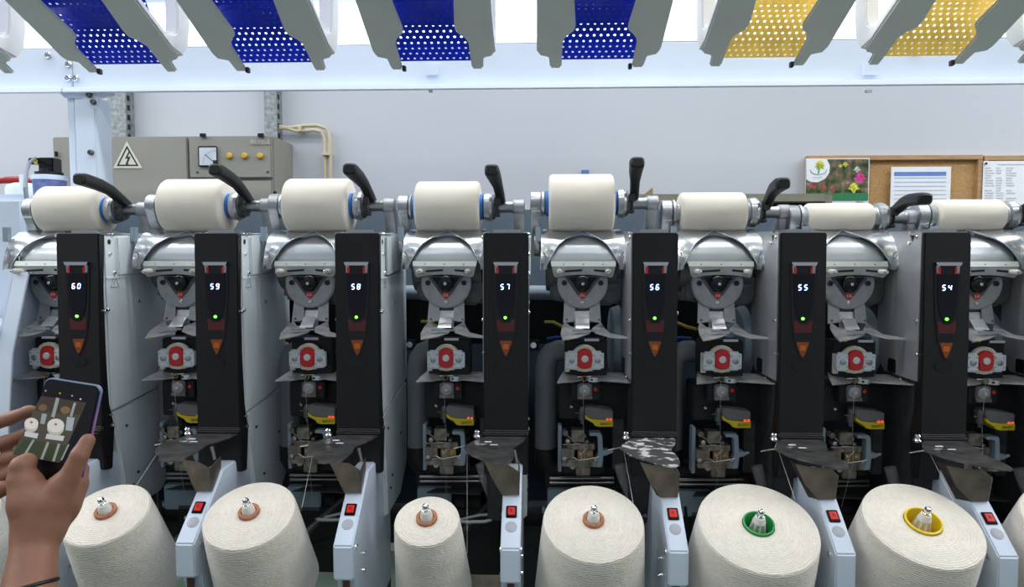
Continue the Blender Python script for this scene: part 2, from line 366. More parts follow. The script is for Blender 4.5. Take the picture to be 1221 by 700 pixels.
for s in (-1, 1):
    p = Vector((hc+s*.0555, 1.572, zC+.0135))
    part('peg%d' % s, 'guide_peg', MB().lathe(p, (0, -1, 0), [(0, .0062), (.024, .0062), (.027, .005)], 14), M_peg, 'sb')
    part('pegs%d' % s, 'peg_screw', MB().lathe(p+Vector((0, -.026, 0)), (0, -1, 0), [(0, .0042), (.006, .0042), (.007, .003)], 10), M_chrome, 'sb')
    part('rvt%d' % s, 'rivet', screw((hc+s*.045, 1.574, zA-.008), (0, -1, .2), .0025, .001), M_brass, 'lip')
part('rvt0', 'rivet', screw((hc, 1.574, zA-.008), (0, -1, .2), .0025, .001), M_brass, 'lip')
# gear housing
gz = h(694, 338, 1.60).z; gr = 30*1.60/FPX
half = [(hc+gr*math.cos(a), gz+gr*math.sin(a)) for a in [PI+PI*i/24 for i in range(25)]]+[(hc+gr*.98, gz+.016), (hc-gr*.98, gz+.016)]
part('gh', 'gear_housing', MB().prism(half, 'xz', 1.60, 1.625), M_cast, bevel=.003)
part('ghb', 'rear_casting', MB().prism([(hc-.075, gz+.02), (hc+.10, gz+.02), (hc+.10, gz-.035), (hc+.075, gz-.055), (hc-.02, gz-.05), (hc-.075, gz-.04)], 'xz', 1.626, 1.70), M_castd, bevel=.008)
v = [(hc-.041, gz+.014), (hc-.034, gz+.0145), (hc-.008, gz-.021), (hc+.008, gz-.021), (hc+.034, gz+.0145), (hc+.041, gz+.014), (hc+.011, gz-.028), (hc-.011, gz-.028)]
part('ghv', 'v_rib', MB().prism(v, 'xz', 1.5975, 1.602), M_castd, 'gh')
part('gvi', 'v_recess', MB().prism([(hc-.034, gz+.0148), (hc+.034, gz+.0148), (hc+.008, gz-.020), (hc-.008, gz-.020)], 'xz', 1.5985, 1.6005), M_blackmat, 'gh')
part('gk', 'black_knob', MB().lathe((hc, 1.600, gz), (0, -1, 0), [(0, .0185), (.010, .0185), (.013, .016), (.016, .010), (.0165, .004)], 22), mat('knob_black', (.008, .008, .009), .3), 'gh')
part('gks', 'knob_screw', screw((hc, 1.5845, gz), (0, -1, 0), .004, .003), M_chrome, 'gh')
for s in (-1, 1):
    part('gb%d' % s, 'bolt', MB().lathe((hc+s*.0425, 1.601, gz+.001), (0, -1, 0), [(0, .0062), (.004, .0062), (.004, .0035), (.001, .003)], 12), M_dark, 'gh')
part('gbd', 'red_badge', MB().lathe((hc, 1.601, gz-.0285), (0, -1, 0), [(0, .0078), (.004, .0078)], 18), M_red, 'gh')
part('gbt', 'badge_lettering', text_mesh('badge_lettering', 'FX', .0095, M_whiteink, ((hc-O.x, 1.5968-O.y, gz-.0285), (1, 0, .12), (0, 0, 1))), None, 'gh')
part('gbs', 'screw', screw((hc, 1.600, gz-.0435), (0, -1, 0), .0045, .003), M_chrome, 'gh')
part('grn', 'round_mark', MB().lathe((hc-.030, 1.6005, gz-.030), (0, -1, 0), [(0, .0095), (.0014, .0095), (.0014, .0065), (.0002, .006)], 18), M_cast, 'gh')
# fork legs and tongue
part('leg1', 'fork_leg', MB().slab([h(673, 356, 1.612), h(685, 356, 1.612), h(686, 383, 1.60), h(671.5, 385, 1.60)], (0, .004, 0)), M_cast)
part('leg2', 'fork_leg', MB().slab([h(703, 356, 1.612), h(715, 356, 1.612), h(716.5, 385, 1.60), h(703, 383, 1.60)], (0, .004, 0)), M_cast)
for i, a in enumerate((674, 712)): part('fs%d' % i, 'screw', screw(h(a+2, 381, 1.60), (0, -1, 0), .0025, .002), M_brass, 'leg%d' % (i+1))
part('fpl', 'fork_plate', MB().slab([h(676, 362, 1.615), h(712, 362, 1.615), h(713, 385, 1.612), h(675, 385, 1.612)], (0, .004, 0)), M_castd)
part('tback', 'tongue_back', MB().slab([h(685, 371, 1.612), h(703, 371, 1.612), h(703, 392, 1.60), h(685, 392, 1.60)], (0, .003, 0)), M_plate)
part('tongue', 'bright_tongue', MB().slab([h(687, 379, 1.598), h(702, 379, 1.598), h(703, 391.5, 1.572), h(686.5, 391.5, 1.572)], (0, .002, 0)), mat('bright_zinc', (.75, .77, .80), .3, .5))
part('upl', 'upper_plate', MB().slab([h(674, 383, 1.60), h(680, 389, 1.585), h(694, 392, 1.57), h(704, 395.5, 1.55), h(703, 397.5, 1.545), h(690, 402, 1.535), h(671, 405.5, 1.528), h(668.5, 398, 1.55), h(670, 390, 1.58)], (0, .001, -.0022)), M_plate)
part('upr', 'upper_plate', MB().slab([h(716, 384, 1.60), h(721, 391, 1.58), h(727, 397, 1.56), h(750, 402, 1.535), h(747, 403.2, 1.532), h(728, 402, 1.535), h(710, 397, 1.55), h(706, 391.5, 1.57)], (0, .001, -.0022)), M_plate)
part('slitb', 'slit_bar', MB().bb(h(682, 393.3, 1.542), h(711, 395.3, 1.547)), M_steel)
part('slit2', 'slit_bar', MB().bb(h(697, 404, 1.55), h(714, 406.5, 1.556)), M_polish)
part('nub', 'yellow_dot', MB().lathe(h(678, 404.5, 1.53), (0, -1, 0), [(0, .0022), (.003, .0022)], 8), M_yellow)
# --- yarn tensioner
part('tb', 'tension_block', MB().bb(h(674, 405, 1.583), h(721, 444, 1.64)), M_blackmat, bevel=.003)
tc = h(697, 427, 1.575); k57 = 1.575/FPX
ring = [(tc.x+15.3*k57*math.cos(a), tc.z+15.3*k57*math.sin(a)) for a in [2*PI*i/28 for i in range(28)]]
part('tring', 'cream_ring', MB().lathe((tc.x, 1.577, tc.z), (0, -1, 0), [(0, 16.4*k57), (.008, 16.4*k57), (.010, 15.6*k57), (.010, 12.3*k57), (.006, 12*k57)], 28), M_cream, 'tb')
part('tlug', 'cream_lug', MB().bb(h(673.5, 420, 1.574), h(679, 443, 1.582)).bb(h(686, 437, 1.572), h(708, 441, 1.58)).lathe(h(690, 440, 1.575), (0, -1, 0), [(0, .005), (.006, .005), (.006, .0025), (.002, .002)], 10).lathe(h(704.5, 440, 1.575), (0, -1, 0), [(0, .005), (.006, .005), (.006, .0025), (.002, .002)], 10), M_cream, 'tb', bevel=.0008)
rp = [(9.4*math.cos(a), -2-9.8*math.sin(a)) for a in [PI*i/10 for i in range(11)]]+[(-8.9, 2), (-8, 6), (-8, 10), (-4, 11.6), (4, 11.6), (8, 10), (8, 6), (8.9, 2)]
part('tred', 'red_disc', MB().prism([(tc.x+a*k57, tc.z-b*k57) for a, b in rp], 'xz', 1.562, 1.575), M_red, 'tb', bevel=.002)
part('thub', 'hub', MB().lathe((tc.x, 1.563, tc.z), (0, -1, 0), [(0, 4.2*k57), (.003, 4.2*k57), (.004, 3.6*k57)], 18), M_clamp, 'tb')
for s, a, b in ((-1, 675, 688), (1, 706.5, 719.5)):
    part('tcl%d' % s, 'zinc_clamp', MB().bb(h(a, 421, 1.562), h(b, 438.5, 1.573)).bb(h(a+(2 if s < 0 else -1), 418.5, 1.566), h(b-(0 if s < 0 else 3), 440.5, 1.572)), M_clamp, 'tb', bevel=.0012)
    q = h((a+b)/2-.5*s, 430, 1.562)
    part('tbo%d' % s, 'clamp_bolt', MB().lathe(q, (0, -1, 0), [(-.001, 3.4*k57), (.003, 3.4*k57), (.004, 2*k57)], 12), M_steel, 'tb')
    for j, (dx, dz) in enumerate(((4.6, 6), (-4.6, 6), (4.6, -5.5), (-4.6, -5.5))):
        part('tdo%d%d' % (s, j), 'pin', MB().lathe(q+Vector((dx*k57, 0, dz*k57)), (0, -1, 0), [(-.001, .0011), (.001, .0011)], 6), M_ink, 'tb')
# --- lower plates, cam, lens
part('lpl', 'lower_plate', MB().slab([h(672, 442, 1.60), h(684, 446, 1.59), h(695, 451, 1.57), h(692, 454, 1.56), h(681, 455.5, 1.545), h(664, 456.5, 1.53), h(667, 450, 1.56)], (0, .001, -.002)), M_plate)
part('lpr', 'lower_plate', MB().slab([h(702, 447, 1.59), h(722, 444, 1.61), h(755, 444, 1.61), h(755, 456, 1.50), h(749, 456, 1.51), h(712, 453, 1.56), h(704, 451, 1.57)], (0, .001, -.0025)), M_plate)
part('shs', 'shelf_screw', screw(h(747, 449.5, 1.55), (0, -.3, 1), .004, .003), M_chrome, 'lpr')
part('cam_', 'white_cam', MB().lathe(h(708, 454.5, 1.575), (0, 0, 1), [(0, .015), (.008, .0155), (.009, .014)], 18), M_clamp)
part('camh', 'cam_pin', MB().cyl(h(705.5, 453, 1.558), h(705.5, 453, 1.562), .0025), M_ink, 'cam_')
part('eye', 'yarn_eyelet', MB().tube([h(696.5, 450, 1.56)+Vector((.006*math.cos(a), 0, .006*math.sin(a)-.003)) for a in [2*PI*i/12 for i in range(13)]], .0014, 6), M_brass)
part('tph', 'tape_housing', MB().bb(h(667, 457, 1.60), h(745, 491, 1.68)), M_blackmat, bevel=.003)
part('lb', 'lens_box', MB().bb(h(681, 457, 1.575), h(714, 475, 1.60)), M_blackmat, 'tph', bevel=.002)
lc = h(697, 465, 1.575)
part('lf', 'lens_frame', MB().prism([(lc.x+a*.0165, lc.z+b*.0165) for a, b in ((-.75, -1), (.75, -1), (1, -.75), (1, .75), (.75, 1), (-.75, 1), (-1, .75), (-1, -.75))], 'xz', 1.568, 1.576), M_sensor, 'tph', bevel=.001)
part('ln', 'round_lens', MB().lathe((lc.x, 1.569, lc.z), (0, -1, 0), [(0, .0135), (.003, .0135), (.005, .011), (.006, .006), (.0062, .001)], 20), M_lens, 'tph')
part('lhub', 'lens_hub', MB().lathe((lc.x, 1.562, lc.z), (0, -1, 0), [(-.002, .004), (.002, .0035)], 12), M_chrome, 'tph')
part('lrd', 'red_badge', MB().lathe(h(710, 464.3, 1.574), (0, -1, 0), [(0, .0045), (.002, .0045)], 14), M_red, 'tph')
part('lft', 'lens_foot', MB().bb(h(688.5, 472.5, 1.566), h(706, 475.5, 1.572)), M_mech, 'tph')
part('tsc', 'screw', screw(h(681.5, 485, 1.598), (0, -1, 0), .004, .003), M_chrome, 'tph')
part('gw', 'wire_guide', MB().tube([h(688, 449.5, 1.568), h(705, 449, 1.568)], .0012, 5), M_steel)
# --- clearer with yellow stripe
cl = [(697, 487), (701, 485.5), (731, 489.5), (731, 501), (712, 500.5), (703, 499), (697.5, 494)]
part('cl_', 'yarn_clearer', MB().slab([h(a, b, 1.558) for a, b in cl], (0, .05, 0)), M_sensor, bevel=.002)
yb = [(697.5, 494.5), (703, 499.3), (712, 500.8), (731, 501.2), (731, 509), (714, 509), (709.5, 508), (707, 504.5), (698, 499.5)]
part('cly', 'yellow_stripe', MB().slab([h(a, b, 1.556) for a, b in yb], (0, .05, 0)), M_yellow, 'cl_', bevel=.001)
part('clt', 'clearer_lettering', text_mesh('clearer_lettering', 'ZENIT+', .0078, M_ink, (h(722, 505.5, 1.5556)-O, (1, 0, .05), (0, 0, 1))), None, 'cl_')
for i, a in enumerate((724.2, 728.4)): part('cll%d' % i, 'red_led', MB().bb(h(a-1.1, 499.2, 1.5565), h(a+1.1, 500.8, 1.559)), M_redled, 'cl_')
part('cltop', 'clearer_guide', MB().lathe(h(694, 490, 1.57), (0, 0, -1), [(-.01, .004), (0, .008), (.02, .0085), (.022, .004), (.03, .004)], 12).tube([h(686, 492.5, 1.565), h(693, 493, 1.565)], .0012, 5), M_castd)
part('brk', 'rear_bracket', MB().bb(h(731, 470, 1.63), h(746, 560, 1.65)), M_castd, bevel=.004)
# --- splicer
sp = MB().bb(h(671, 520, 1.60), h(718, 556, 1.66)); part('spl0', 'splicer', sp, M_blackmat, bevel=.004)
def spart(key, name, a, b, c, d, y0, y1, m, bev=.0015): part(key, name, MB().bb(h(a, b, y0), h(c, d, y1)), m, 'spl0', bevel=bev)
spart('s1', 'brass_block', 689, 536.5, 706, 545.5, 1.572, 1.60, M_brass)
spart('s2', 'splicer_head', 681.5, 513, 695.5, 523, 1.568, 1.60, M_mech)
spart('s3', 'splicer_arm', 676, 529, 708, 533, 1.575, 1.60, M_mech)
spart('s4', 'splicer_arm', 677, 548, 711, 552.5, 1.57, 1.60, M_mech)
spart('s5', 'splicer_foot', 687, 556.5, 702.5, 563.5, 1.575, 1.60, M_mech)
spart('s6', 'side_jaw', 669.5, 535, 684, 543, 1.572, 1.60, M_mech)
spart('s7', 'zinc_block', 672, 538, 681, 549, 1.58, 1.60, M_bluegrey)
spart('s8', 'scissor', 670, 551, 690, 554.5, 1.565, 1.58, M_mech)
for i, (a, b, r) in enumerate(((674, 516, 3.5), (677, 526, 3), (673, 547, 3), (700, 527, 2.6), (711, 548, 3.2), (683, 556, 3.5), (697, 520, 2.4), (692, 541, 2), (702, 541, 1.6))):
    part('sc%d' % i, 'pivot', MB().lathe(h(a, b, 1.575), (0, -1, 0), [(-.02, r*.0019), (.004, r*.0019), (.005, r*.0012)], 10), M_steel if i % 3 else M_mech, 'spl0')
for i, pl in enumerate(([(671, 530), (680, 531), (688, 529), (700, 531)], [(683, 545), (690, 549), (704, 547), (714, 545)], [(676, 519), (684, 526), (690, 534)], [(700, 534), (694, 541), (692, 552), (694, 559)])):
    part('sw%d' % i, 'splicer_lever', MB().tube([h(a, b, 1.564+.003*i) for a, b in pl], .0016, 5), M_steel if i % 2 else M_mech, 'spl0')
hb = [(703, 516), (716, 516), (718, 519), (719, 537), (725, 537), (725, 543), (719.5, 543.5), (718, 557), (711, 557.5), (711.5, 545), (713.5, 541), (713, 522), (711, 520), (703, 520)]
part('hbr', 'pale_blue_bracket', MB().slab([h(a, b, 1.57) for a, b in hb], (0, .025, 0)), M_bluegrey, 'spl0', bevel=.0012)
part('hpn', 'bracket_nozzle', MB().cyl(h(724, 540, 1.575), h(731, 538, 1.575), .005, .003, 10), M_sticker, 'spl0')
part('lbp', 'left_blue_plate', MB().bb(h(665.5, 508, 1.59), h(669, 558, 1.62)), M_bluegrey, 'spl0', bevel=.001)
# --- rods and drive below
M_rod = mat('dull_rod', (.42, .42, .43), .28, 1)
part('rf', 'rod_frame', MB().bb(h(650, 562, 1.66), h(738, 583, 1.70)), M_blackmat, bevel=.004)
part('r1', 'chrome_rod', MB().cyl(h(655.5, 570.3, 1.65), h(732, 570.3, 1.65), .0042, n=12), M_rod, 'rf')
part('r2', 'chrome_rod', MB().cyl(h(655.5, 575.6, 1.65), h(732, 575.6, 1.65), .0042, n=12), M_rod, 'rf')
part('bx', 'drive_box', MB().bb(h(653, 584, 1.64), h(692, 604, 1.70)), M_bluegrey, bevel=.003)
part('bxn', 'drive_bolt', MB().lathe(h(653, 608, 1.65), (-1, 0, 0), [(0, .006), (.008, .006), (.008, .009), (.014, .009)], 10), M_bluegrey, 'bx')
part('mot', 'drive_motor', MB().lathe(h(694, 600, 1.68), (1, 0, 0), [(0, .03), (.01, .034), (.03, .034), (.031, .028), (.05, .028), (.051, .036), (.07, .036), (.072, .02)], 20), M_blackmat)
part('dpl', 'dark_plate', MB().slab([h(668, 589, 1.60), h(676, 584, 1.64), h(735, 584, 1.64), h(735, 591, 1.58), h(700, 589.5, 1.59)], (0, 0, -.003)), M_dark)
part('pip1', 'steel_pipe', MB().tube([u(540, 622, 1.56), u(555, 618, 1.56), u(572, 614, 1.56), u(590, 612.5, 1.55), u(601, 612.5, 1.52)], .0042, 8), M_steel)
part('pip2', 'steel_pipe', MB().tube([u(545, 622, 1.53), u(560, 622.5, 1.53), u(578, 622, 1.53), u(585, 620, 1.53), u(588, 615, 1.54)], .0042, 8), M_steel)
part('hose', 'clear_hose', MB().tube([u(574, 552, 1.56), u(578, 570, 1.555), u(588, 590, 1.55), u(592, 606, 1.545)], [.014, .013, .015, .014], 12), M_hose)
part('crk', 'black_cable', MB().tube([u(500, 600, 1.6), u(505, 640, 1.6), u(530, 652, 1.58), u(565, 640, 1.58), u(580, 620, 1.58)], .004, 7), M_rubber)
part('und', 'lower_carriage', MB().bb(h(668, 606, 1.64), h(745, 660, 1.78)), M_blackmat, bevel=.006)
# --- ducts
pth = [h(676, 418, 1.69), h(666, 418, 1.69), h(658, 421, 1.69), h(653, 428, 1.69), h(651, 440, 1.69), h(650.5, 480, 1.69), h(650.5, 535, 1.69)]
part('duct', 'suction_duct', MB().tube(pth, .027, 18), M_duct)
part('dfoot', 'duct_foot', MB().tube([h(650.5, 533, 1.69), h(651, 548, 1.69), h(656, 556, 1.69), h(668, 560, 1.69)], [.029, .030, .030, .028], 16), M_blackmat, 'duct')
part('disc', 'rear_fan_cover', MB().lathe(h(728, 408, 1.74), (1, 0, 0), [(0, .05), (.0, .088), (.022, .095), (.030, .095), (.034, .088), (.034, .03)], 36), M_bluegrey)
part('cab1', 'yellow_cable', MB().tube([h(650, 384, 1.76), h(660, 384, 1.74), h(670, 389, 1.72), h(680, 392, 1.70)], .004, 7), M_ambertube)
part('cab2', 'blue_cable', MB().tube([h(652, 404, 1.74), h(664, 402, 1.74), h(676, 403, 1.72)], .004, 7), M_bluetube)
part('clip', 'fixing_bracket', MB().bb(h(632, 406, 1.75), h(643, 417, 1.77)), M_blackmat)
part('clips', 'fixing_bolt', MB().lathe(h(636, 411.5, 1.75), (0, -1, 0), [(0, .008), (.004, .008), (.004, .005), (.010, .005)], 8), M_chrome, 'clip')
part('sw', 'black_switch', MB().bb(h(743, 427, 1.57), h(748, 441, 1.60)), M_blackgl, bevel=.002)
part('swp', 'switch_wire', MB().tube([h(745, 425, 1.58), h(750, 424, 1.58), h(752, 428, 1.58), h(752, 446, 1.58)], .0012, 5), M_steel, 'sw')
part('tab', 'blue_tab', MB().bb(h(638.5, 270, 1.585), h(644.5, 288, 1.60)), M_bluegrey, bevel=.001)
part('rol', 'guide_roller', MB().lathe(h(637, 293, 1.63), (1, 0, 0), [(0, .006), (0, .023), (.006, .026), (.012, .026), (.016, .02), (.03, .018)], 22), M_steel, 'tab')
# --- waste plate and chute
ZP = zat(520, 1.468)
wp = [(553, 532.5), (560, 528), (573, 522), (585, 519.8), (599, 519.3), (614, 519.5), (628, 520.6), (624, 526), (616, 531.5), (611, 535), (613, 541), (611.5, 547.5), (608, 552), (600, 554.2), (593, 553.8), (582, 551), (573, 547), (563, 543.5), (557, 539.5)]
def plate(pts): return MB().slab([at_z(a, b, ZP) for a, b in pts], (0, 0, -.0022))
part('wp', 'waste_plate', plate(wp), M_wplate)
part('wpk', 'silver_knob', MB().lathe(u(569, 521, 1.455), (0, -.15, 1), [(0, .008), (.004, .009), (.006, .006), (.010, .005), (.013, .0065), (.016, .004)], 14), M_chrome, 'wp')
part('wpw', 'wire_guide', MB().tube([u(541, 534.4, 1.40), u(550, 532.7, 1.40), u(575, 529.5, 1.405), u(588, 531, 1.405), u(592, 533, 1.39), u(586, 533.5, 1.385), u(556, 532.8, 1.39)], .0014, 6), M_chrome, 'wp')
part('wpc', 'guide_clip', MB().box(u(582, 527.5, 1.42), (.016, .006, .004)).box(u(589, 531, 1.40), (.018, .008, .003)), M_clamp, 'wp', bevel=.001)
part('ch', 'waste_chute', MB().slab([u(576.5, 549, 1.382), u(590, 553, 1.362), u(606, 554.5, 1.347), u(619, 563, 1.357), u(618, 590.5, 1.364), u(599, 591, 1.364), u(588, 573, 1.382)], (0, .0025, 0)).slab([u(619, 563, 1.357), u(618, 590.5, 1.364), u(617.5, 588, 1.412), u(618, 548, 1.412)], (.002, 0, 0)).slab([u(576.5, 549, 1.382), u(588, 573, 1.382), u(599, 591, 1.364), u(600, 588, 1.412), u(580, 545, 1.422)], (.002, 0, 0)), M_bronze)
part('chr', 'chute_post', MB().tube([u(613, 536, 1.392), u(616, 552, 1.392)], .004, 8), M_steel, 'ch')
# --- pale blue box with red push button
bxc = u(609.5, 620, 1.32).x; BW = .0193
T0 = (1.41, u(610, 563, 1.41).z); T1 = (1.278, u(610, 655, 1.278).z); T2 = (1.278, u(610, 696, 1.278).z)
part('bb', 'button_box', MB().prism([(1.62, T0[1]), T0, T1, T2, (1.305, T2[1]-.006), (1.305, T2[1]-.02), (1.36, T2[1]-.16), (1.62, T2[1]-.16)], 'yz', bxc-BW, bxc+BW), M_bluebox, bevel=.003)
sd = Vector((0, T1[0]-T0[0], T1[1]-T0[1])); sl = sd.length; sd.normalize(); sn = Vector((0, sd.z, -sd.y)); sn = sn if sn.z > 0 else -sn
def onslope(x, t, hgt): return Vector((bxc+x, T0[0], T0[1]))+sd*t+sn*hgt
def slopebox(x0_, x1_, t0, t1, h0, h1):
    P = [onslope(x0_, t0, h0), onslope(x1_, t0, h0), onslope(x1_, t1, h0), onslope(x0_, t1, h0)]; return MB().slab(P, sn*(h1-h0))
tb = 0.092
part('bf', 'button_frame', slopebox(-.0108, .0108, tb-.013, tb+.013, -.002, .003), M_blackgl, 'bb', bevel=.0012)
part('br', 'red_button', slopebox(-.0072, .0072, tb-.0085, tb+.0085, .002, .005), M_redbtn, 'bb', bevel=.0008)
part('bt', 'button_letter', text_mesh('button_letter', 'R', .011, mat('dark_red_ink', (.10, .005, .005), .5), (onslope(0, tb, .0053)-O, (1, 0, 0), -sd)), None, 'bb')
part('bs', 'round_sticker', MB().lathe(onslope(0, tb+.032, -.001), sn, [(0, .0118), (.0014, .0118), (.0018, .0112)], 24), M_sticker, 'bb')
for s in (-1, 1):
    part('bo%d' % s, 'box_screw', screw((bxc+s*BW, 1.305, T1[1]-.012), (s, 0, 0), .006, .003), M_chrome, 'bb')
    part('bp%d' % s, 'box_screw', screw((bxc+s*BW, 1.36, T1[1]-.05), (s, 0, 0), .0045, .004), M_chrome, 'bb')
    part('bq%d' % s, 'box_screw', screw((bxc+s*BW, 1.36, T1[1]-.085), (s, 0, 0), .0045, .004), M_chrome, 'bb')
part('brd', 'brown_rod', MB().cyl((bxc, 1.298, T2[1]-.001), (bxc, 1.298, T2[1]-.12), .007), mat('brown_rod', (.10, .04, .03), .5), 'bb')
part('leg0', 'stand_leg', MB().bb((bxc-.025, 1.56, 0), (bxc+.015, 1.64, zb+.02)), M_dark, bevel=.003)
# --- threads
part('th1', 'yarn_thread', MB().tube([u(529, 450, 1.555), u(531, 500, 1.565), u(532, 545, 1.56), u(532, 598, 1.60)], .0003, 4), M_thread)

# --- cradle pieces, relative to the package axis (local z = 0 on the axis)
AX = Vector((O.x, 1.48, zat(247, 1.668)))      # axis height of unit 57
CR = []
def cpart(key, name, mb, m, parent=None, **k):
    CR.append((key, name, mb.mesh(name, m, AX, **k), parent))
PY = 1.668
def axx(px): return u(px, 247, PY).x
za = AX.z
xl, xr = axx(497.5), axx(573)
cpart('la', 'cradle_arm', MB().lathe((axx(476), PY, za), (1, 0, 0), [(0, .026), (.002, .030), (.024, .030), (.026, .027)], 24).prism([(PY-.012, za+.02), (PY+.026, za), (PY+.085, za-.13), (PY+.035, za-.13), (PY-.024, za-.02)], 'yz', axx(477), axx(488)), M_steel, bevel=.001)
cpart('ld', 'chuck_disc', MB().lathe((axx(489), PY, za), (1, 0, 0), [(0, .022), (.001, .030), (.006, .031), (.008, .027), (.014, .024)], 24), M_polish)
cpart('rd', 'chuck_disc', MB().lathe((axx(577.5), PY, za), (1, 0, 0), [(-.006, .022), (0, .026), (.001, .034), (.014, .036), (.020, .033), (.021, .026)], 28), M_polish)
cpart('rc', 'chuck_collar', MB().lathe((axx(587), PY, za), (1, 0, 0), [(0, .030), (.006, .030), (.008, .025), (.014, .022), (.016, .026), (.018, .020)], 24), M_castd)
cpart('rs', 'chuck_shaft', MB().lathe((axx(595), PY, za), (1, 0, 0), [(0, .014), (.03, .014), (.035, .016)], 20), M_steel)
cpart('ra', 'cradle_arm', MB().lathe((axx(612), PY, za), (1, 0, 0), [(0, .016), (.002, .0185), (.026, .0185), (.028, .016)], 22).prism([(PY-.018, za+.004), (PY+.018, za), (PY+.09, za-.13), (PY+.04, za-.13)], 'yz', axx(613), axx(625)), M_cast, bevel=.001)
cpart('rl', 'lever_hinge', MB().box((axx(594), PY-.022, za+.012), (.013, .024, .018)).lathe((axx(591), PY-.016, za-.020), (1, 0, 0), [(0, .005), (.012, .005)], 12), M_dark, bevel=.002)
# lever: rounded bar reaching forward and up
def lever(mb, pts, w, t):
    loops = []
    for i, p in enumerate(pts):
        p = Vector(p); q = Vector(pts[min(i+1, len(pts)-1)])-Vector(pts[max(i-1, 0)]); q.normalize()
        sx = Vector((1, 0, 0)); sx = (sx-q*sx.dot(q)).normalized(); sz = sx.cross(q)
        loops.append([p+sx*(w[i]*math.copysign(abs(math.cos(a))**.6, math.cos(a)))+sz*(t[i]*math.copysign(abs(math.sin(a))**.6, math.sin(a))) for a in [2*PI*k/16 for k in range(16)]])
    return mb.loft(loops)
lx = axx(597)
cpart('lv', 'black_lever', lever(MB(), [(lx+.004, PY+.02, za+.0), (lx, PY-.02, za+.025), (lx-.004, PY-.055, za+.048), (lx-.008, PY-.09, za+.060), (lx-.012, PY-.135, za+.070), (lx-.012, PY-.148, za+.0715), (lx-.012, PY-.152, za+.072)],
      [.009, .011, .0115, .0145, .0165, .016, .012], [.009, .011, .012, .0135, .0140, .013, .009]), M_rubber)

AXIS = {60: 249, 59: 245, 58: 245, 57: 247, 56: 243, 55: 254, 54: 260.5, 53: 258.5}
LEV = {60: .08, 59: 0, 58: 0, 57: 0, 56: -.05, 55: .12, 54: .26, 53: .26}
SEG = {'0': 'abcdef', '3': 'abgcd', '4': 'fgbc', '5': 'afgcd', '6': 'afgecd', '7': 'abc', '8': 'abcdefg', '9': 'abcdfg'}
def digit_mesh(ch):
    w, hh, t = .0056, .0108, .0017; mb = MB(); sk = .12
    seg = {'a': ((0, hh), (w, hh)), 'g': ((0, hh/2), (w, hh/2)), 'd': ((0, 0), (w, 0)), 'f': ((0, hh/2), (0, hh)), 'b': ((w, hh/2), (w, hh)), 'e': ((0, 0), (0, hh/2)), 'c': ((w, 0), (w, hh/2))}
    for s in SEG[ch]:
        (ax, az), (bx, bz) = seg[s]; e = .0006
        if az == bz: pts = [(ax+e, az-t/2), (bx-e, az-t/2), (bx-e, az+t/2), (ax+e, az+t/2)]
        else: pts = [(ax-t/2, az+e), (ax+t/2, az+e), (ax+t/2, bz-e), (ax-t/2, bz-e)]
        mb.prism([(p+q*sk, q) for p, q in pts], 'xz', 0, .0008)
    return mb.mesh('digit', M_digit)
DM = {c: digit_mesh(c) for c in SEG}
for p in PARTS:
    if p[1] == 'waste_plate': WPM = p[2]
WPM.materials.clear(); WPM.materials.append(M_wplate)
WPM2 = WPM.copy(); WPM2.materials.clear(); WPM2.materials.append(M_wplate2)
UL = {60: 'winding unit with black panel showing 60, nearest the raised phone', 59: 'winding unit with black panel showing 59, right of the one showing 60',
      58: 'winding unit with black panel showing 58', 57: 'winding unit with black panel showing 57, above the smallest supply cone',
      56: 'winding unit with black panel showing 56 and a silvery worn waste plate', 55: 'winding unit with black panel showing 55, above the green-cored cone',
      54: 'winding unit with black panel showing 54, above the yellow-cored cone', 53: 'winding unit cut off by the right edge, no numbered panel in view'}
digit_at = [u(597.0, 345, YF), u(603.8, 345, YF)]
for num in sorted(UX, reverse=True):
    root = thing('winding_unit', UL[num], 'winding machine', (UX[num], 1.48, 0), 'winding units in a row')
    ob = {}
    for key, name, me, par in PARTS:
        if name == 'waste_plate' and num == 56: me = WPM2
        if num == 57 and name == 'side_plate': pass
        ob[key] = link(name, me, ob[par] if par else root)
    for ch, p in zip(str(num), digit_at):
        q = p-O; q.y = 1.4702-1.48
        link('display_digit', DM[ch], ob['pan'], q)
    zax = zat(AXIS[num], PY); sh = {60: .018, 59: .016, 58: .008, 53: .012}.get(num, 0)
    for key, name, me, par in CR:
        c = link(name, me, root, (sh, 0, zax))
        if key == 'lv':
            a_ = LEV[num]; c.rotation_euler = (a_, 0, 0); py_ = PY-1.48
            c.location = (sh, py_-py_*math.cos(a_), zax-py_*math.sin(a_))
    # wound package
    rad = zax-zat(277.5, PY)
    L = xr-xl
    mb = MB().lathe((-L/2, 0, 0), (1, 0, 0), [(.0, .024), (.0005, rad-.008), (.003, rad-.003), (.008, rad), (L-.008, rad), (L-.003, rad-.003), (L-.0005, rad-.008), (L, .024)], 48)
    pk = link('yarn_package', mb.mesh('yarn_package', M_pack, smooth=50), None, (UX[num]+sh+(xl+xr)/2-O.x, PY, zax))
    tag(pk, {60: 'cream yarn package at the far left, above the panel showing 60', 59: 'fat cream yarn package above and left of the panel showing 59',
             58: 'fat cream yarn package left of the panel showing 58', 57: 'mid-sized cream yarn package with blue ring ends above the panel showing 57',
             56: 'fattest cream yarn package with blue ring ends near the centre', 55: 'slim cream yarn package left of the panel showing 55',
             54: 'thinnest cream yarn package, in front of the cork boards', 53: 'slim cream yarn package at the far right by the frame edge'}[num], 'yarn package', 'wound yarn packages')
    blue = num >= 56
    for s in (-1, 1):
        link('core_ring', MB().lathe((s*(L/2-.001), 0, 0), (s, 0, 0), [(0, .031 if blue else .026), (.007, .031 if blue else .026), (.009, .028 if blue else .023)], 24).mesh('core_ring', M_blue if blue else M_greyring), pk)

exec_after = []
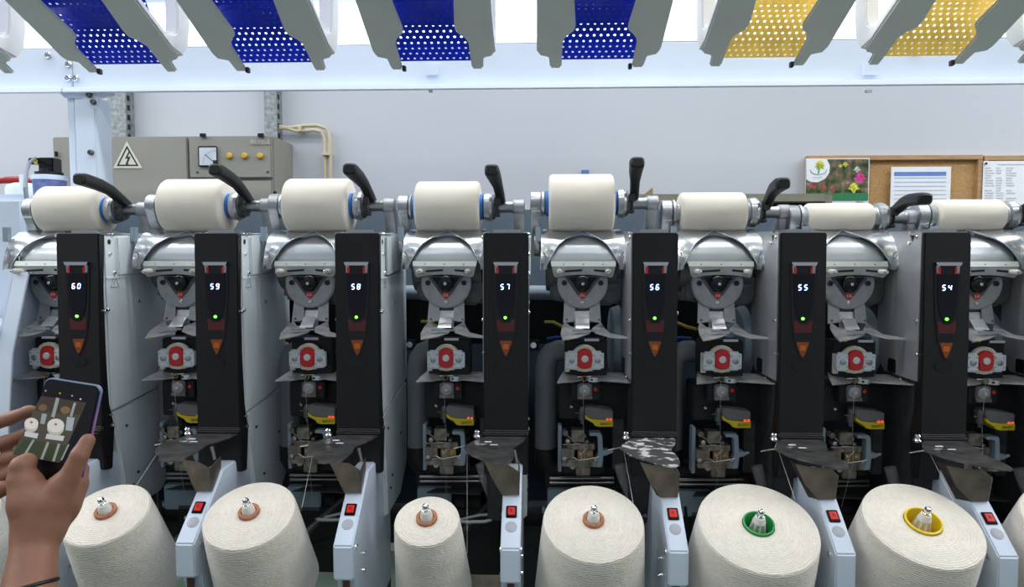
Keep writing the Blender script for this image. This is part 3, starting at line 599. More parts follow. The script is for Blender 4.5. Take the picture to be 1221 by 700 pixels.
# ================================================================== SUPPLY CONES
PEGX = {}
def supply_cone(px, py, Y, R, core, label, hgt=.20):
    top = at(px, py, Y); tilt = math.radians(26)
    axd = Vector((0, -math.sin(tilt), math.cos(tilt)))
    root = thing('supply_cone', label, 'yarn cone', top-axd*hgt, 'supply cones along the front')
    root.rotation_euler = (tilt, 0, 0)
    rb = R+hgt*.075
    ci = {'orange': .0155, 'green': .0262, 'yellow': .0295}[core]
    mb = MB().lathe((0, 0, 0), (0, 0, 1), [(0, .03), (0, rb-.006), (.004, rb), (hgt*.3, rb-(rb-R)*.28), (hgt*.7, rb-(rb-R)*.68), (hgt-.006, R), (hgt-.002, R-.0012), (hgt-.0003, R-.004), (hgt+.0003, R-.010), (hgt+.002, R*.6), (hgt+.003, ci+.004)], 72, cap=False)
    link('yarn', mb.mesh('yarn', M_yarn, smooth=60), root)
    if core == 'orange':
        m = M_tubepaper; pr = [(-.03, ci), (-.03, ci+.004), (.003, ci+.0055), (.009, ci+.005), (.010, ci+.003), (.009, ci-.001), (-.02, ci-.001)]
    else:
        m = M_tubegreen if core == 'green' else M_tubeyellow
        pr = [(-.08, ci-.004), (-.08, ci-.002), (.002, ci+.003), (.008, ci+.0032), (.0085, ci), (.004, ci-.001), (-.08, ci-.006)]
    link('core_tube', MB().lathe((0, 0, hgt), (0, 0, 1), pr, 36, cap=False).mesh('core_tube', m), root)
    # spindle that carries it
    sp_ = thing('spindle', label.replace(' supply cone', ' supply cone').split(',')[0].replace('cream supply cone', 'white spindle poking out of the cream supply cone') if False else SPL[label], 'spindle', top-axd*hgt, 'white spindles in the cones')
    sp_.rotation_euler = (tilt, 0, 0)
    pg = MB().lathe((0, 0, 0), (0, 0, 1), [(0, .006), (hgt-.06, .006), (hgt-.05, .0145 if core == 'orange' else .009), (hgt+.004, .0135 if core == 'orange' else .0095), (hgt+.012, .0125), (hgt+.022, .0095), (hgt+.024, .0092)], 20)
    link('peg', pg.mesh('peg', M_peg_w), sp_)
    link('tip', MB().lathe((0, 0, hgt+.022), (0, 0, 1), [(0, .0072), (.006, .0072), (.007, .0055), (.012, .0055), (.013, .0065), (.016, .0062), (.019, .004), (.0195, .001)], 16).mesh('tip', M_chrome), sp_)
    link('holder_arm', MB().lathe((0, 0, -.012), (0, 0, 1), [(0, .02), (.003, .045), (.010, .045), (.011, .02)], 24).tube([(0, 0, -.008), (.0, .05, -.02), (.04, .16, -.02), (.12, .26, .0)], .009, 8).mesh('holder_arm', M_dark), sp_)
    nf = 8
    for i in range(nf):
        a = 2*PI*i/nf; r0 = .019 if core != 'orange' else .0148
        rt = Matrix.Rotation(a, 3, 'Z')
        if core == 'orange': q = [rt @ Vector(p) for p in ((.013, -.0008, hgt-.02), (.013, .0008, hgt-.02), (.0142, .0008, hgt+.005), (.0142, -.0008, hgt+.005))]; mm = M_ink; off = rt @ Vector((.0006, 0, 0))
        else: q = [rt @ Vector(p) for p in ((.006, -.0013, hgt-.06), (r0, -.0013, hgt-.06), (r0-.002, -.0013, hgt-.012), (.0115, -.0013, hgt+.014), (.006, -.0013, hgt+.012))]; mm = M_peg_w; off = rt @ Vector((0, .0026, 0))
        if core == 'orange' : q = [p+rt @ Vector((.0005, 0, 0)) for p in q]
        link('slit' if core == 'orange' else 'fin', MB().slab(q, off).mesh('fin', mm), sp_)
    return root
SPL = {}
cones = [(-62, 618, 1.30, .090, 'orange', 'cream supply cone cut off by the left edge beside the forearm', 'white spindle in the cone cut off by the left edge'),
  (127, 612, 1.30, .081, 'orange', 'cream supply cone standing right of the hand with the phone', 'white spindle poking from the cone right of the hand'),
  (297.5, 613, 1.30, .089, 'orange', 'cream supply cone between the button boxes below panels 59 and 58', 'white spindle in the cone between panels 59 and 58'),
  (509, 620, 1.30, .064, 'orange', 'smallest cream supply cone, left of the button box below panel 57', 'white spindle poking from the smallest cone'),
  (707.5, 622, 1.30, .098, 'orange', 'cream supply cone with orange paper core right of the central gap', 'white spindle in the cone right of the central gap'),
  (904, 627, 1.30, .113, 'green', 'largest cream supply cone with a green plastic core', 'white finned spindle inside the green core'),
  (1100, 624, 1.30, .106, 'yellow', 'large cream supply cone with a yellow plastic core', 'white finned spindle inside the yellow core'),
  (1296, 628, 1.30, .108, 'orange', 'cream supply cone cut off by the right edge', 'white spindle in the cone cut off by the right edge')]
for c in cones:
    SPL[c[5]] = c[6]; supply_cone(*c[:6])
# threads running from the guides down to the cones
def thread(pts, lab):
    tag(link('yarn_thread', MB().tube(pts, .00035, 5).mesh('yarn_thread', M_thread)), lab, 'thread', 'threads rising from the cones')
for a, b, Y0, Y1, lab in (((188, 540), (155, 590), 1.4, 1.32, 'white thread to the cone right of the hand'), ((373, 541), (360, 605), 1.4, 1.30, 'white thread slanting to the cone left of the smallest one'),
                     ((557, 541), (557, 660), 1.4, 1.34, 'white thread falling beside the smallest cone'), ((744, 538), (755, 600), 1.4, 1.32, 'white thread from the silvery plate to its cone'),
                     ((929, 540), (948, 596), 1.4, 1.31, 'white thread running down to the green-cored cone'), ((1109, 541), (1141, 606), 1.4, 1.29, 'white thread running down to the yellow-cored cone')):
    thread([at(*a, Y0), at(*b, Y1)], lab)

# ================================================================== OVERHEAD TRAYS
def tray_meshes():
    zy = lambda Y: .425+EYE-.412*(Y-1.17)   # underside line
    out = {}
    for s in (-1, 1):
        fl = [(.114, .80), (.114, 1.290), (.110, 1.303), (.092, 1.308), (.089, 1.338), (.067, 1.338), (.067, 1.268), (.060, 1.256), (.047, 1.243), (.046, 1.230), (.052, 1.17), (.060, .80)]
        mb = MB().loft([[Vector((s*a, y, zy(y))) for a, y in fl], [Vector((s*a, y, zy(y)+.007)) for a, y in fl]])
        up = .30; t = .016
        outer = [(.80, zy(.80))]+[(1.27, zy(1.27)+.001)]+[(1.312, zy(1.312)+.012), (1.332, zy(1.312)+.035), (1.340, zy(1.312)+.075), (1.340, EYE+.40+up)]
        inner = [(1.296, EYE+.40+up), (1.296, zy(1.30)+.066), (1.291, zy(1.30)+.046), (1.278, zy(1.27)+.026), (1.255, zy(1.255)+t), (.80, zy(.80)+t)]
        mb.prism(outer+inner, 'yz', s*.089, s*.1145)
        out[s] = mb.mesh('side_bracket', mat('tray_bracket_plastic', (.90, .90, .91), .45, var=.02), bevel=.003)
    # perforated folded sheet with real holes
    prof = [(1.326, .010), (1.292, .014), (1.262, .034), (1.222, .030), (1.19, .016), (1.10, .020), (.95, .020), (.82, .012)]
    path = []; 
    P = [Vector((0, y, zy(y)+dz)) for y, dz in prof]
    mb = MB(); cell = .0125; nx = 13; w = nx*cell
    for a, b in zip(P, P[1:]):
        L = (b-a).length; n = max(1, round(L/cell)); d = (b-a)/n
        for j in range(n):
            for i in range(nx):
                cxm = -w/2+(i+.5)*cell; o = a+d*(j+.5)
                sq = [(-.5, -.5), (0, -.5), (.5, -.5), (.5, 0), (.5, .5), (0, .5), (-.5, .5), (-.5, 0)]
                ou = [o+Vector((cxm+p*cell, 0, 0))+d*q for p, q in sq]; ou = [Vector((cxm+p*cell, o.y+d.y*q, o.z+d.z*q)) for p, q in sq]
                off = (.25 if j % 2 else -.25)*cell
                inn = [Vector((cxm+off+.20*cell*math.cos(th), o.y+d.y*.21*math.sin(th), o.z+d.z*.21*math.sin(th))) for th in [math.radians(225+45*k) for k in range(8)]]
                mb.add(ou+inn, [(k, (k+1) % 8, 8+(k+1) % 8, 8+k) for k in range(8)])
    return out, mb
TB, TS = tray_meshes()
def sheet_mat(name, col, tr):
    m = bpy.data.materials.new(name); m.use_nodes = True; nt = m.node_tree; b = nt.nodes['Principled BSDF']
    b.inputs['Base Color'].default_value = (*col, 1); b.inputs['Roughness'].default_value = .35
    t = nt.nodes.new('ShaderNodeBsdfTranslucent'); t.inputs[0].default_value = (*tr, 1)
    n = nt.nodes.new('ShaderNodeTexNoise'); n.inputs['Scale'].default_value = 14
    r = nt.nodes.new('ShaderNodeMapRange'); r.inputs['To Min'].default_value = .35; r.inputs['To Max'].default_value = .65
    nt.links.new(n.outputs[0], r.inputs[0])
    mx = nt.nodes.new('ShaderNodeMixShader'); nt.links.new(r.outputs[0], mx.inputs[0])
    nt.links.new(b.outputs[0], mx.inputs[1]); nt.links.new(t.outputs[0], mx.inputs[2])
    nt.links.new(mx.outputs[0], nt.nodes['Material Output'].inputs[0]); return m
SB = TS.mesh('perforated_sheet', sheet_mat('blue_sheet', (.025, .085, .46), (.03, .10, .75)), solid=.0012)
SY = SB.copy(); SY.materials.clear(); SY.materials.append(sheet_mat('yellow_sheet', (.82, .68, .26), (.95, .78, .32)))
CLIP = MB().box((0, 0, 0), (.007, .010, .010)).mesh('clip', M_dark, bevel=.001)
trays = [(-37, 82, 'b', 'blue perforated tray cut off by the left edge'), (157, 84, 'b', 'blue perforated overhead tray above the white post'), (334, 80, 'b', 'blue perforated overhead tray above the meter cabinet'),
         (521, 78, 'b', 'blue perforated overhead tray left of the centre gap'), (711.5, 78, 'b', 'blue perforated overhead tray right of the centre gap, next to the yellow ones'),
         (903, 79, 'y', 'yellow perforated overhead tray next to the blue trays'), (1093, 82, 'y', 'yellow perforated overhead tray above the cork boards'), (1272, 84, 'y', 'overhead tray cut off by the right edge')]
for px, py, c, lab in trays:
    p = at(px, py, 1.332)
    t = thing('overhead_tray', lab, 'tray', (p.x, 0, 0), 'perforated overhead trays')
    for s in (-1, 1): link('side_bracket', TB[s], t)
    link('perforated_sheet', SB if c == 'b' else SY, t)
    if c == 'b': link('upper_sheet', SB, t, (.002, -.035, .055))
    link('clip', CLIP, t, ((-.063 if px < 640 else .063), 1.330, EYE+.357))

# ================================================================== OVERHEAD BEAM, POST, STRIP LAMP
bm_ = MB()
def bz(py): return zat(py, 1.9)
YB = 1.90
prof = [(1.955, bz(46)), (1.945, bz(46)), (1.945, bz(96)), (1.90, bz(99)), (1.896, bz(106)), (1.906, bz(106)), (1.944, bz(106)+.012), (1.955, bz(106)+.012)]
beam = thing('overhead_beam', 'long white sheet-metal beam running across above the machine', 'beam', (0, 1.93, bz(107)))
bo = Vector((0, 1.93, bz(107)))
xs_j = at(82, 90, 1.93).x
def bmesh_part(name, x0_, x1_): return link(name, MB().prism(prof, 'yz', x0_, x1_).mesh(name, M_white, bo, bevel=.002), beam)
bmesh_part('beam_section', -2.6, xs_j-.0015); bmesh_part('beam_section', xs_j+.0015, 2.6)
for a, b in ((58, 66), (82, 77), (82, 93.5), (91, 93.5), (1090, 62)):
    link('bolt', screw(at(a, b, 1.944), (0, -1, 0), .009, .008).mesh('bolt', M_chrome, bo), beam)
for a in (513, 1035):
    link('small_clip', MB().bb(at(a-5, 76, 1.935), at(a+10, 90, 1.944)).bb(at(a-2, 107, 1.91), at(a+3, 110.5, 1.92)).mesh('small_clip', M_white, bo), beam)
post = thing('support_post', 'pale blue-white square post under the overhead beam', 'post', (at(105, 150, 1.93).x, 1.93, 1.2))
po = Vector((at(105, 150, 1.93).x, 1.93, 1.2))
pxl, pxm, pxr = at(81, 150, 1.92).x, at(90, 150, 1.92).x, at(115, 150, 1.92).x
link('post_tube', MB().bb((pxm+.001, 1.915, zat(249, 1.95)), (pxr, 1.99, bz(109))).mesh('post_tube', M_white, po, bevel=.003), post)
link('post_flange', MB().bb((pxl, 1.92, zat(249, 1.95)), (pxm-.001, 1.99, bz(109))).mesh('post_flange', M_white, po, bevel=.002), post)
gp = [(70, 109), (76, 116), (82, 117), (98, 117), (106, 126), (115, 130), (117, 118), (136, 114), (136, 109)]
link('gusset', MB().slab([at(a, b, 1.912) for a, b in gp], (0, .004, 0)).mesh('gusset', M_white, po), post)
for a, b, r in ((107, 113.5, .008), (112, 122, .008), (109, 182, .008)):
    link('bolt', screw(at(a, b, 1.911), (0, -1, 0), r, .01).mesh('bolt', M_castd, po), post)
# strip lamp hung over the machine behind the trays
lampo = thing('strip_lamp', 'long glowing white strip lamp above the overhead beam', 'lamp', (0, 2.12, zat(44, 2.12)))
lo = Vector((0, 2.12, zat(44, 2.12)))
link('diffuser', MB().bb((-2.7, 2.10, zat(44, 2.1)), (2.7, 2.14, zat(4, 2.1))).mesh('diffuser', mat('lamp_diffuser', (.9, .9, .9), .5, emit=(.93, .97, 1), estr=2.0), lo, bevel=.004), lampo)
link('reflector_tray', MB().bb((-2.7, 2.06, zat(3, 2.1)), (2.7, 2.2, zat(3, 2.1)+.03)).bb((-2.7, 2.145, zat(46, 2.1)), (2.7, 2.2, zat(3, 2.1))).mesh('reflector_tray', M_white, lo), lampo)

# ================================================================== MACHINE BED BEHIND THE UNITS
def simple(name, label, cat, mb, m, group=None, **k):
    o = link(name, mb.mesh(name, m, **k)); return tag(o, label, cat, group)
bed = thing('machine_bed', 'dark blue-grey machine bed seen in the gaps between the winding units', 'machine frame', (0, 0, 0))
XL, XR = at(76, 400, 1.95).x, 1.75
link('back_sheet', MB().bb((XL, 1.95, zat(345, 1.95)), (XR, 1.97, zat(250, 1.95))).mesh('back_sheet', mat('bed_blue_grey', (.12, .16, .21), .5, var=.08)), bed)
link('perforated_plate', MB().bb((XL, 1.88, zat(410, 1.88)), (XR, 1.90, zat(357, 1.88))).mesh('perforated_plate', M_blackmat), bed)
link('lower_sheet', MB().bb((XL, 1.95, zat(628, 1.95)), (XR, 1.97, zat(400, 1.95))).mesh('lower_sheet', mat('bed_dark_blue', (.035, .055, .085), .5, var=.15)), bed)
link('foot_beam', MB().bb((XL, 1.75, zat(640, 1.8)), (XR, 1.90, zat(618, 1.8))).mesh('foot_beam', M_dark), bed)
for xx in (XL+.05, 0.02, 1.5):
    link('bed_leg', MB().bb((xx-.06, 1.80, 0), (xx+.06, 1.95, zat(620, 1.8))).mesh('bed_leg', M_dark), bed)
simple('air_pipe', 'pale blue horizontal pipe running behind the winding units', 'pipe', MB().cyl((XL, 1.86, zat(349, 1.86)), (XR, 1.86, zat(349, 1.86)), .020, n=20), M_bluegrey)

# ================================================================== LEFT END OF THE MACHINE
eh = thing('end_housing', 'pale blue end housing of the machine at the left edge', 'machine housing', (at(10, 300, 1.75).x, 1.75, 0))
eo = eh.location.copy()
ex = at(34, 300, 1.72).x
link('housing_body', MB().bb((ex-1.2, 1.72, .1), (ex, 2.1, zat(229, 1.72))).mesh('housing_body', M_white, eo, bevel=.02, seg=4), eh)
wx = at(34, 325, 1.56).x
fl = [(1.56, zat(325, 1.56)), (1.50, zat(425, 1.50)), (1.47, zat(560, 1.47)), (1.50, .3)]
link('wing_panel', MB().prism([(1.65, fl[0][1])]+fl+[(1.65, .3)], 'yz', wx-.040, wx-.036).mesh('wing_panel', M_bluebox, eo), eh)
link('wing_flange', MB().loft([[Vector((wx-.036, a, b)), Vector((wx, a, b)), Vector((wx, a+.006, b)), Vector((wx-.036, a+.006, b))] for a, b in fl]).mesh('wing_flange', M_white, eo, bevel=.001), eh)
link('wing_back', MB().bb((wx-.04, 1.82, .3), (wx+.14, 1.83, zat(300, 1.82))).mesh('wing_back', mat('end_blue_grey', (.28, .34, .42), .45), eo), eh)
link('lower_step', MB().bb((wx-.30, 1.50, .3), (wx-.042, 1.70, zat(392, 1.50))).mesh('lower_step', M_bluebox, eo, bevel=.006), eh)
for b in (405, 475): link('bolt', MB().lathe(at(47, b, 1.82), (0, -1, 0), [(0, .010), (.006, .010), (.008, .006)], 10).mesh('bolt', M_sticker, eo), eh)
link('shelf_edge', MB().bb((wx-.036, 1.56, zat(325, 1.56)-.004), (wx, 1.82, zat(325, 1.56))).mesh('shelf_edge', M_bluebox, eo), eh)
# filter regulator
fr = thing('air_filter', 'air filter with blue bowl and black valve behind the leftmost package', 'air filter', at(58, 240, 1.95)); fo = fr.location.copy()
fx = at(59, 215, 1.95).x
link('bowl', MB().lathe((fx, 1.95, zat(229, 1.72)+.002), (0, 0, 1), [(0, .040), (zat(211, 1.95)-zat(229, 1.72)-.002, .043)], 24).mesh('bowl', mat('blue_bowl', (.16, .20, .42), .25, var=.3, vscale=60), fo), fr)
link('bowl_guard', MB().lathe((fx, 1.95, zat(213, 1.95)), (0, 0, 1), [(0, .046), (.012, .046), (.014, .040)], 24).bb((fx-.052, 1.90, zat(229, 1.72)+.002), (fx-.038, 1.915, zat(208, 1.95))).mesh('bowl_guard', M_white, fo), fr)
link('filter_head', MB().lathe((fx, 1.95, zat(207.5, 1.95)), (0, 0, 1), [(0, .036), (.010, .036), (.011, .024), (.02, .024)], 20).mesh('filter_head', M_blackmat, fo), fr)
link('valve_block', MB().bb((fx-.018, 1.93, zat(204, 1.95)), (fx+.026, 1.97, zat(186, 1.95))).mesh('valve_block', M_blackgl, fo, bevel=.003), fr)
link('plug', MB().bb((fx-.052, 1.935, zat(194, 1.95)), (fx-.018, 1.965, zat(186, 1.95))).mesh('plug', M_blackgl, fo, bevel=.003), fr)
link('plug_band', MB().bb((fx-.032, 1.933, zat(193.5, 1.95)), (fx-.022, 1.967, zat(188.5, 1.95))).mesh('plug_band', M_yellow, fo), fr)
link('cable', MB().tube([at(a, b, Y_) for a, b, Y_ in ((42, 189, 1.94), (35, 194, 1.88), (31.5, 205, 1.78), (30, 225, 1.70), (33, 245, 1.69), (42, 262, 1.69))], .005, 8).mesh('cable', mat('grey_cable', (.2, .22, .25), .5), fo), fr)
simple('red_handle', 'red handled tool lying behind the end housing', 'tool', MB().tube([at(-10, 217, 2.3), at(10, 214.5, 2.3), at(24, 215, 2.3), at(45, 217, 2.3)], [.008, .012, .014, .008], 10), M_red)
simple('white_canister', 'white rounded canister behind the leftmost yarn package', 'canister', MB().lathe(at(30, 245, 2.15), (0, 0, 1), [(0, .05), (.05, .052), (.062, .048), (.07, .03)], 20), M_white)

# ================================================================== BACK WALL FURNISHINGS
CY = 3.0
cabn = thing('control_cabinet', 'taupe steel control cabinet with meter and warning sign on the wall', 'cabinet', (at(200, 250, CY).x, CY, 1.0)); co = cabn.location.copy()
cl_, cr_ = at(66, 200, CY).x, at(326.5, 200, CY).x; ctz = zat(160, CY); cmz = zat(213, CY); csx = at(227, 200, CY).x
def cpart2(name, mb, m, par=None, **k): return link(name, mb.mesh(name, m, co, **k), par or cabn)
cpart2('cabinet_body', MB().bb((cl_, CY, .5), (cr_, WALL_Y, ctz)), M_cab, bevel=.005)
cpart2('cabinet_door', MB().bb((cl_+.004, CY-.018, .55), (csx-.004, CY, ctz-.004)), M_cab, bevel=.004)
dr = cpart2('upper_door', MB().bb((csx+.004, CY-.018, cmz+.006), (cr_-.004, CY, ctz-.004)), M_cab, bevel=.004)
cpart2('lower_door', MB().bb((csx+.004, CY-.018, .55), (cr_-.004, CY, cmz-.006)), M_cab, bevel=.004)
FY = CY-.019
def cdisc(px, py, r, t, m, name, par=None, n=18): return cpart2(name, MB().lathe(at(px, py, FY), (0, -1, 0), [(-.001, r), (t*.6, r), (t, r*.7)], n), m, par)
g = cpart2('meter', MB().bb(at(235.5, 174, FY-.012), at(260, 199, FY)), M_ink, dr, bevel=.003)
cpart2('meter_face', MB().bb(at(237.3, 176, FY-.0135), at(258.3, 197, FY-.011)), mat('meter_face', (.55, .60, .66), .3), dr)
nd = MB().tube([at(256, 194, FY-.0145), at(244, 184, FY-.0145)], .0012, 5).bb(at(254, 191, FY-.015), at(258.3, 197, FY-.0135))
for k in range(9):
    a = PI/2+PI/2*k/8; nd.tube([at(256+13*math.cos(a), 194-13*math.sin(a), FY-.0142), at(256+15*math.cos(a), 194-15*math.sin(a), FY-.0142)], .0007, 4)
cpart2('meter_needle', nd, M_ink, dr)
for a in (274, 292, 310.5):
    cdisc(a, 186, .013, .012, mat('amber_push_button', (.62, .36, .03), .3), 'push_button', dr)
    cdisc(a, 186, .016, .003, M_olive, 'button_collar', dr)
for a, b in ((235, 205), (319, 204.5)): cdisc(a, b, .006, .003, M_castd, 'lock_screw', dr)
for a in (242, 311): cpart2('hinge', MB().bb(at(a-4, 159, FY-.012), at(a+4, 163.5, FY)), M_blackgl, dr)
for a in (66, 327): cpart2('side_hinge', MB().bb(at(a-1, 180.5 if a < 100 else 228, FY-.012), at(a+3, 187 if a < 100 else 235, FY)), M_blackgl)
lb_ = MB().bb(at(298.5, 166, FY-.002), at(322, 172.5, FY)); cpart2('rating_plate', lb_, mat('rating_plate', (.30, .30, .28), .5, var=.4, vscale=120), dr)
tp = [(151, 168.5), (169.5, 200.5), (135, 200.5)]
def tri_k(k, c=(151.8, 190)): return [(c[0]+(a-c[0])*k, c[1]+(b-c[1])*k) for a, b in tp]
sg = tag(link('warning_sign', MB().slab([at(a, b, FY-.002) for a, b in tri_k(1)], (0, .002, 0)).mesh('warning_sign', mat('ivory_sign', (.62, .62, .52), .5))), 'ivory triangular high-voltage warning sign on the taupe cabinet', 'sign')
rb_ = MB(); A = tri_k(.76); B = tri_k(.60)
for i in range(3):
    j = (i+1) % 3; rb_.slab([at(*A[i], FY-.0026), at(*A[j], FY-.0026), at(*B[j], FY-.0026), at(*B[i], FY-.0026)], (0, .0008, 0))
link('black_border', rb_.mesh('black_border', M_ink), sg)
bolt = [(153.8, 179.5), (149, 189.5), (152.4, 188.6), (150.3, 194.5), (149.3, 194), (150.8, 198.2), (153.3, 195), (152.2, 195), (155.6, 186.4), (152, 187.4), (155, 180)]
link('lightning_bolt', MB().slab([at(a, b, FY-.0028) for a, b in bolt], (0, .001, 0)).mesh('lightning_bolt', M_ink), sg)
# galvanised struts with slots
for a0, a1, lab in ((128.5, 150, 'galvanised slotted wall strut behind the white post'), (315, 330, 'galvanised slotted wall strut beside the cream conduits')):
    st = thing('slotted_strut', lab, 'strut', (at((a0+a1)/2, 140, 3.17).x, 3.17, 1.5), 'galvanised wall struts'); so = st.location.copy()
    link('channel', MB().bb((at(a0, 140, 3.17).x, 3.17, ctz-.02), (at(a1, 140, 3.17).x, WALL_Y-.001, 3.2)).mesh('channel', M_galv, so), st)
    for k in range(12): link('slot', MB().bb((at(a1, 140, 3.17).x-.001, 3.182, ctz+.02+k*.045), (at(a1, 140, 3.17).x+.0006, 3.205, ctz+.045+k*.045)).mesh('slot', M_ink, so), st)
def conduit(pts, lab): simple('conduit', lab, 'conduit', MB().tube([at(a, b, 3.2) for a, b in pts], .009, 10), M_conduit, 'cream conduits on the wall')
conduit([(328, 150), (340, 152), (356, 157), (374, 155), (383, 157), (386.5, 163), (387.5, 175), (387.5, 250)], 'inner cream conduit curving down the wall')
conduit([(332, 153), (348, 152), (362, 150), (378, 149.5), (389, 153), (393, 162), (394, 175), (394, 250)], 'outer cream conduit curving down the wall')
cc = thing('conduit_clip', 'small double clip holding both cream conduits', 'clip', at(390, 185, 3.2)); cco = cc.location.copy()
for p_, q_ in ((at(383, 182, 3.18), at(397, 187, WALL_Y)), (at(355, 150, 3.18), at(364, 159, WALL_Y))): link('clip_band', MB().bb(p_, q_).mesh('clip_band', M_conduit, cco), cc)
# olive cabinet behind the right-hand units
ol = thing('olive_cabinet', 'low olive-green cabinet with dark front behind the right-hand units', 'cabinet', (at(870, 260, 2.7).x, 2.7, 0)); oo = ol.location.copy()
link('cabinet_top', MB().bb((at(757, 240, 2.7).x, 2.68, zat(242.5, 2.7)), (at(982, 240, 2.7).x, 3.1, zat(232.5, 2.7))).mesh('cabinet_top', M_olive, oo, bevel=.004), ol)
link('cabinet_front', MB().bb((at(760, 240, 2.7).x, 2.72, 0), (at(980, 240, 2.7).x, 3.08, zat(242.5, 2.7))).mesh('cabinet_front', mat('dark_brown_front', (.03, .022, .022), .5), oo), ol)
link('cabinet_side_strip', MB().bb((at(982.5, 240, 2.7).x, 2.69, .3), (at(991, 240, 2.7).x, 3.1, zat(233.5, 2.7))).mesh('cabinet_side_strip', M_olive, oo), ol)
simple('cardboard_scrap', 'brown triangular cardboard scrap lying on the olive cabinet', 'cardboard', MB().slab([at(767, 232.5, 2.75), at(778.5, 232.5, 2.75), at(778.5, 223.5, 2.75)], (0, .03, 0)), mat('cardboard', (.36, .24, .12), .8))
simple('blue_tag', 'small blue tag fixed to the wall above the fattest package', 'tag', MB().bb(at(693.5, 202.5, 3.22), at(702, 209, WALL_Y)), mat('blue_tag', (.12, .19, .42), .5))
# cork boards
def board(x0_, x1_, y0_, lab):
    b = thing('cork_board', lab, 'notice board', (at((x0_+x1_)/2, 240, 3.2).x, 3.2, 1.5), 'framed cork notice boards'); o = b.location.copy()
    a, c = at(x0_, 240, 3.22).x, at(x1_, 240, 3.22).x; zt_ = zat(y0_, 3.22); zb_ = zt_-.62
    link('cork', MB().bb((a+.01, 3.225, zb_+.01), (c-.01, WALL_Y-.001, zt_-.01)).mesh('cork', M_cork, o), b)
    for p, q in (((a, 3.205, zt_-.022), (c, WALL_Y-.001, zt_)), ((a, 3.205, zb_), (c, WALL_Y-.001, zb_+.022)), ((a, 3.205, zb_+.022), (a+.022, WALL_Y-.001, zt_-.022)), ((c-.022, 3.205, zb_+.022), (c, WALL_Y-.001, zt_-.022))):
        link('frame_rail', MB().bb(p, q).mesh('frame_rail', M_frame, o, bevel=.002), b)
board(960.5, 1168, 188, 'cork notice board with calendar and blue-headed table pinned on'); board(1169.5, 1330, 189, 'cork notice board at the right edge with a printed sheet')
def sheet(name, lab, x0_, y0_, x1_, y1_, Y=3.20, m=M_paper, cat='paper'):
    t = thing(name, lab, cat, at((x0_+x1_)/2, y1_, Y)); o = t.location.copy()
    link('sheet', MB().bb(at(x0_, y0_, Y), at(x1_, y1_, Y+.003)).mesh('sheet', m, o), t); return t, o
def bit(t, o, name, x0_, y0_, x1_, y1_, m, Y=3.199): return link(name, MB().bb(at(x0_, y0_, Y), at(x1_, y1_, Y+.0012)).mesh(name, m, o), t)
M_tblue = mat('table_blue', (.13, .22, .55), .7); M_lblue = mat('table_light_blue', (.45, .55, .75), .7); M_grey = mat('print_grey', (.52, .54, .58), .8, var=.25, vscale=150)
t, o = sheet('printed_table', 'white sheet with a blue-headed table pinned to the cork board', 1063, 199, 1131.5, 262)
bit(t, o, 'table_header', 1066.5, 205, 1128, 209.5, M_tblue)
for k in range(9): bit(t, o, 'table_line', 1066.5, 211.5+k*5, 1128, 212.3+k*5, M_lblue if k < 3 else M_grey)
t, o = sheet('printed_sheet', 'white printed sheet pinned to the board at the right edge', 1173, 192, 1230, 256)
bit(t, o, 'heading', 1190, 195.5, 1225, 196.5, M_grey)
for k in range(15):
    for a, b in ((1174.5, 1186), (1188, 1197), (1200, 1212)):
        if random.random() < .85: bit(t, o, 'text_line', a, 199.5+k*3, a+(b-a)*random.uniform(.5, 1), 200.9+k*3, M_grey)
link('pin', MB().lathe(at(1175, 195, 3.2), (0, -1, 0), [(0, .004), (.008, .005)], 8).mesh('pin', M_ink, o), t)
# calendar with flower photograph, palm logo and green band
cal, o = sheet('calendar', 'wall calendar with flower photo, palm logo and green band', 961, 189, 1035, 244, cat='calendar')
fm = bpy.data.materials.new('flower_print'); fm.use_nodes = True; nt = fm.node_tree; b = nt.nodes['Principled BSDF']; b.inputs['Roughness'].default_value = .4
tcn = nt.nodes.new('ShaderNodeTexCoord'); n1 = nt.nodes.new('ShaderNodeTexNoise'); n1.inputs['Scale'].default_value = 26; n1.inputs['Detail'].default_value = 6
nt.links.new(tcn.outputs['Object'], n1.inputs[0]); rp_ = nt.nodes.new('ShaderNodeValToRGB'); nt.links.new(n1.outputs[0], rp_.inputs[0])
els = rp_.color_ramp.elements; els[0].position = .36; els[0].color = (.010, .018, .008, 1); els[1].position = .70; els[1].color = (.30, .30, .20, 1)
for pos, c in ((.45, (.05, .075, .02)), (.52, (.10, .10, .05)), (.58, (.20, .10, .07))): e = els.new(pos); e.color = (*c, 1)
nt.links.new(rp_.outputs[0], b.inputs['Base Color'])
link('photo', MB().bb(at(961.5, 190, 3.198), at(1034.5, 231, 3.2)).mesh('photo', fm, o), cal)
wpt = [(961.5, 190), (986, 190), (989.5, 197), (989, 206), (984, 213), (975, 217.5), (967, 217), (961.5, 214)]
link('white_patch', MB().slab([at(a, b_, 3.1965) for a, b_ in wpt], (0, .001, 0)).mesh('white_patch', M_paper, o), cal)
link('sun', MB().lathe(at(977.5, 196.5, 3.196), (0, -1, 0), [(0, .019), (.0008, .019)], 20).mesh('sun', mat('sun_yellow', (.75, .62, .03), .6), o), cal)
M_leaf = mat('palm_green', (.05, .28, .06), .6)
pm = MB()
for dx, dz in ((-6, 1), (-5, -3), (-2, -5), (3, -4), (6, -1), (5, 3), (-4, 4)):
    c0 = (977.5, 198.5); e = (c0[0]+dx, c0[1]+dz); nrm = (-dz*.14, dx*.14); mid = (c0[0]+dx*.5, c0[1]+dz*.5-.6)
    pm.slab([at(*c0, 3.1952), at(mid[0]+nrm[0], mid[1]+nrm[1], 3.1952), at(*e, 3.1952), at(mid[0]-nrm[0], mid[1]-nrm[1], 3.1952)], (0, .0005, 0))
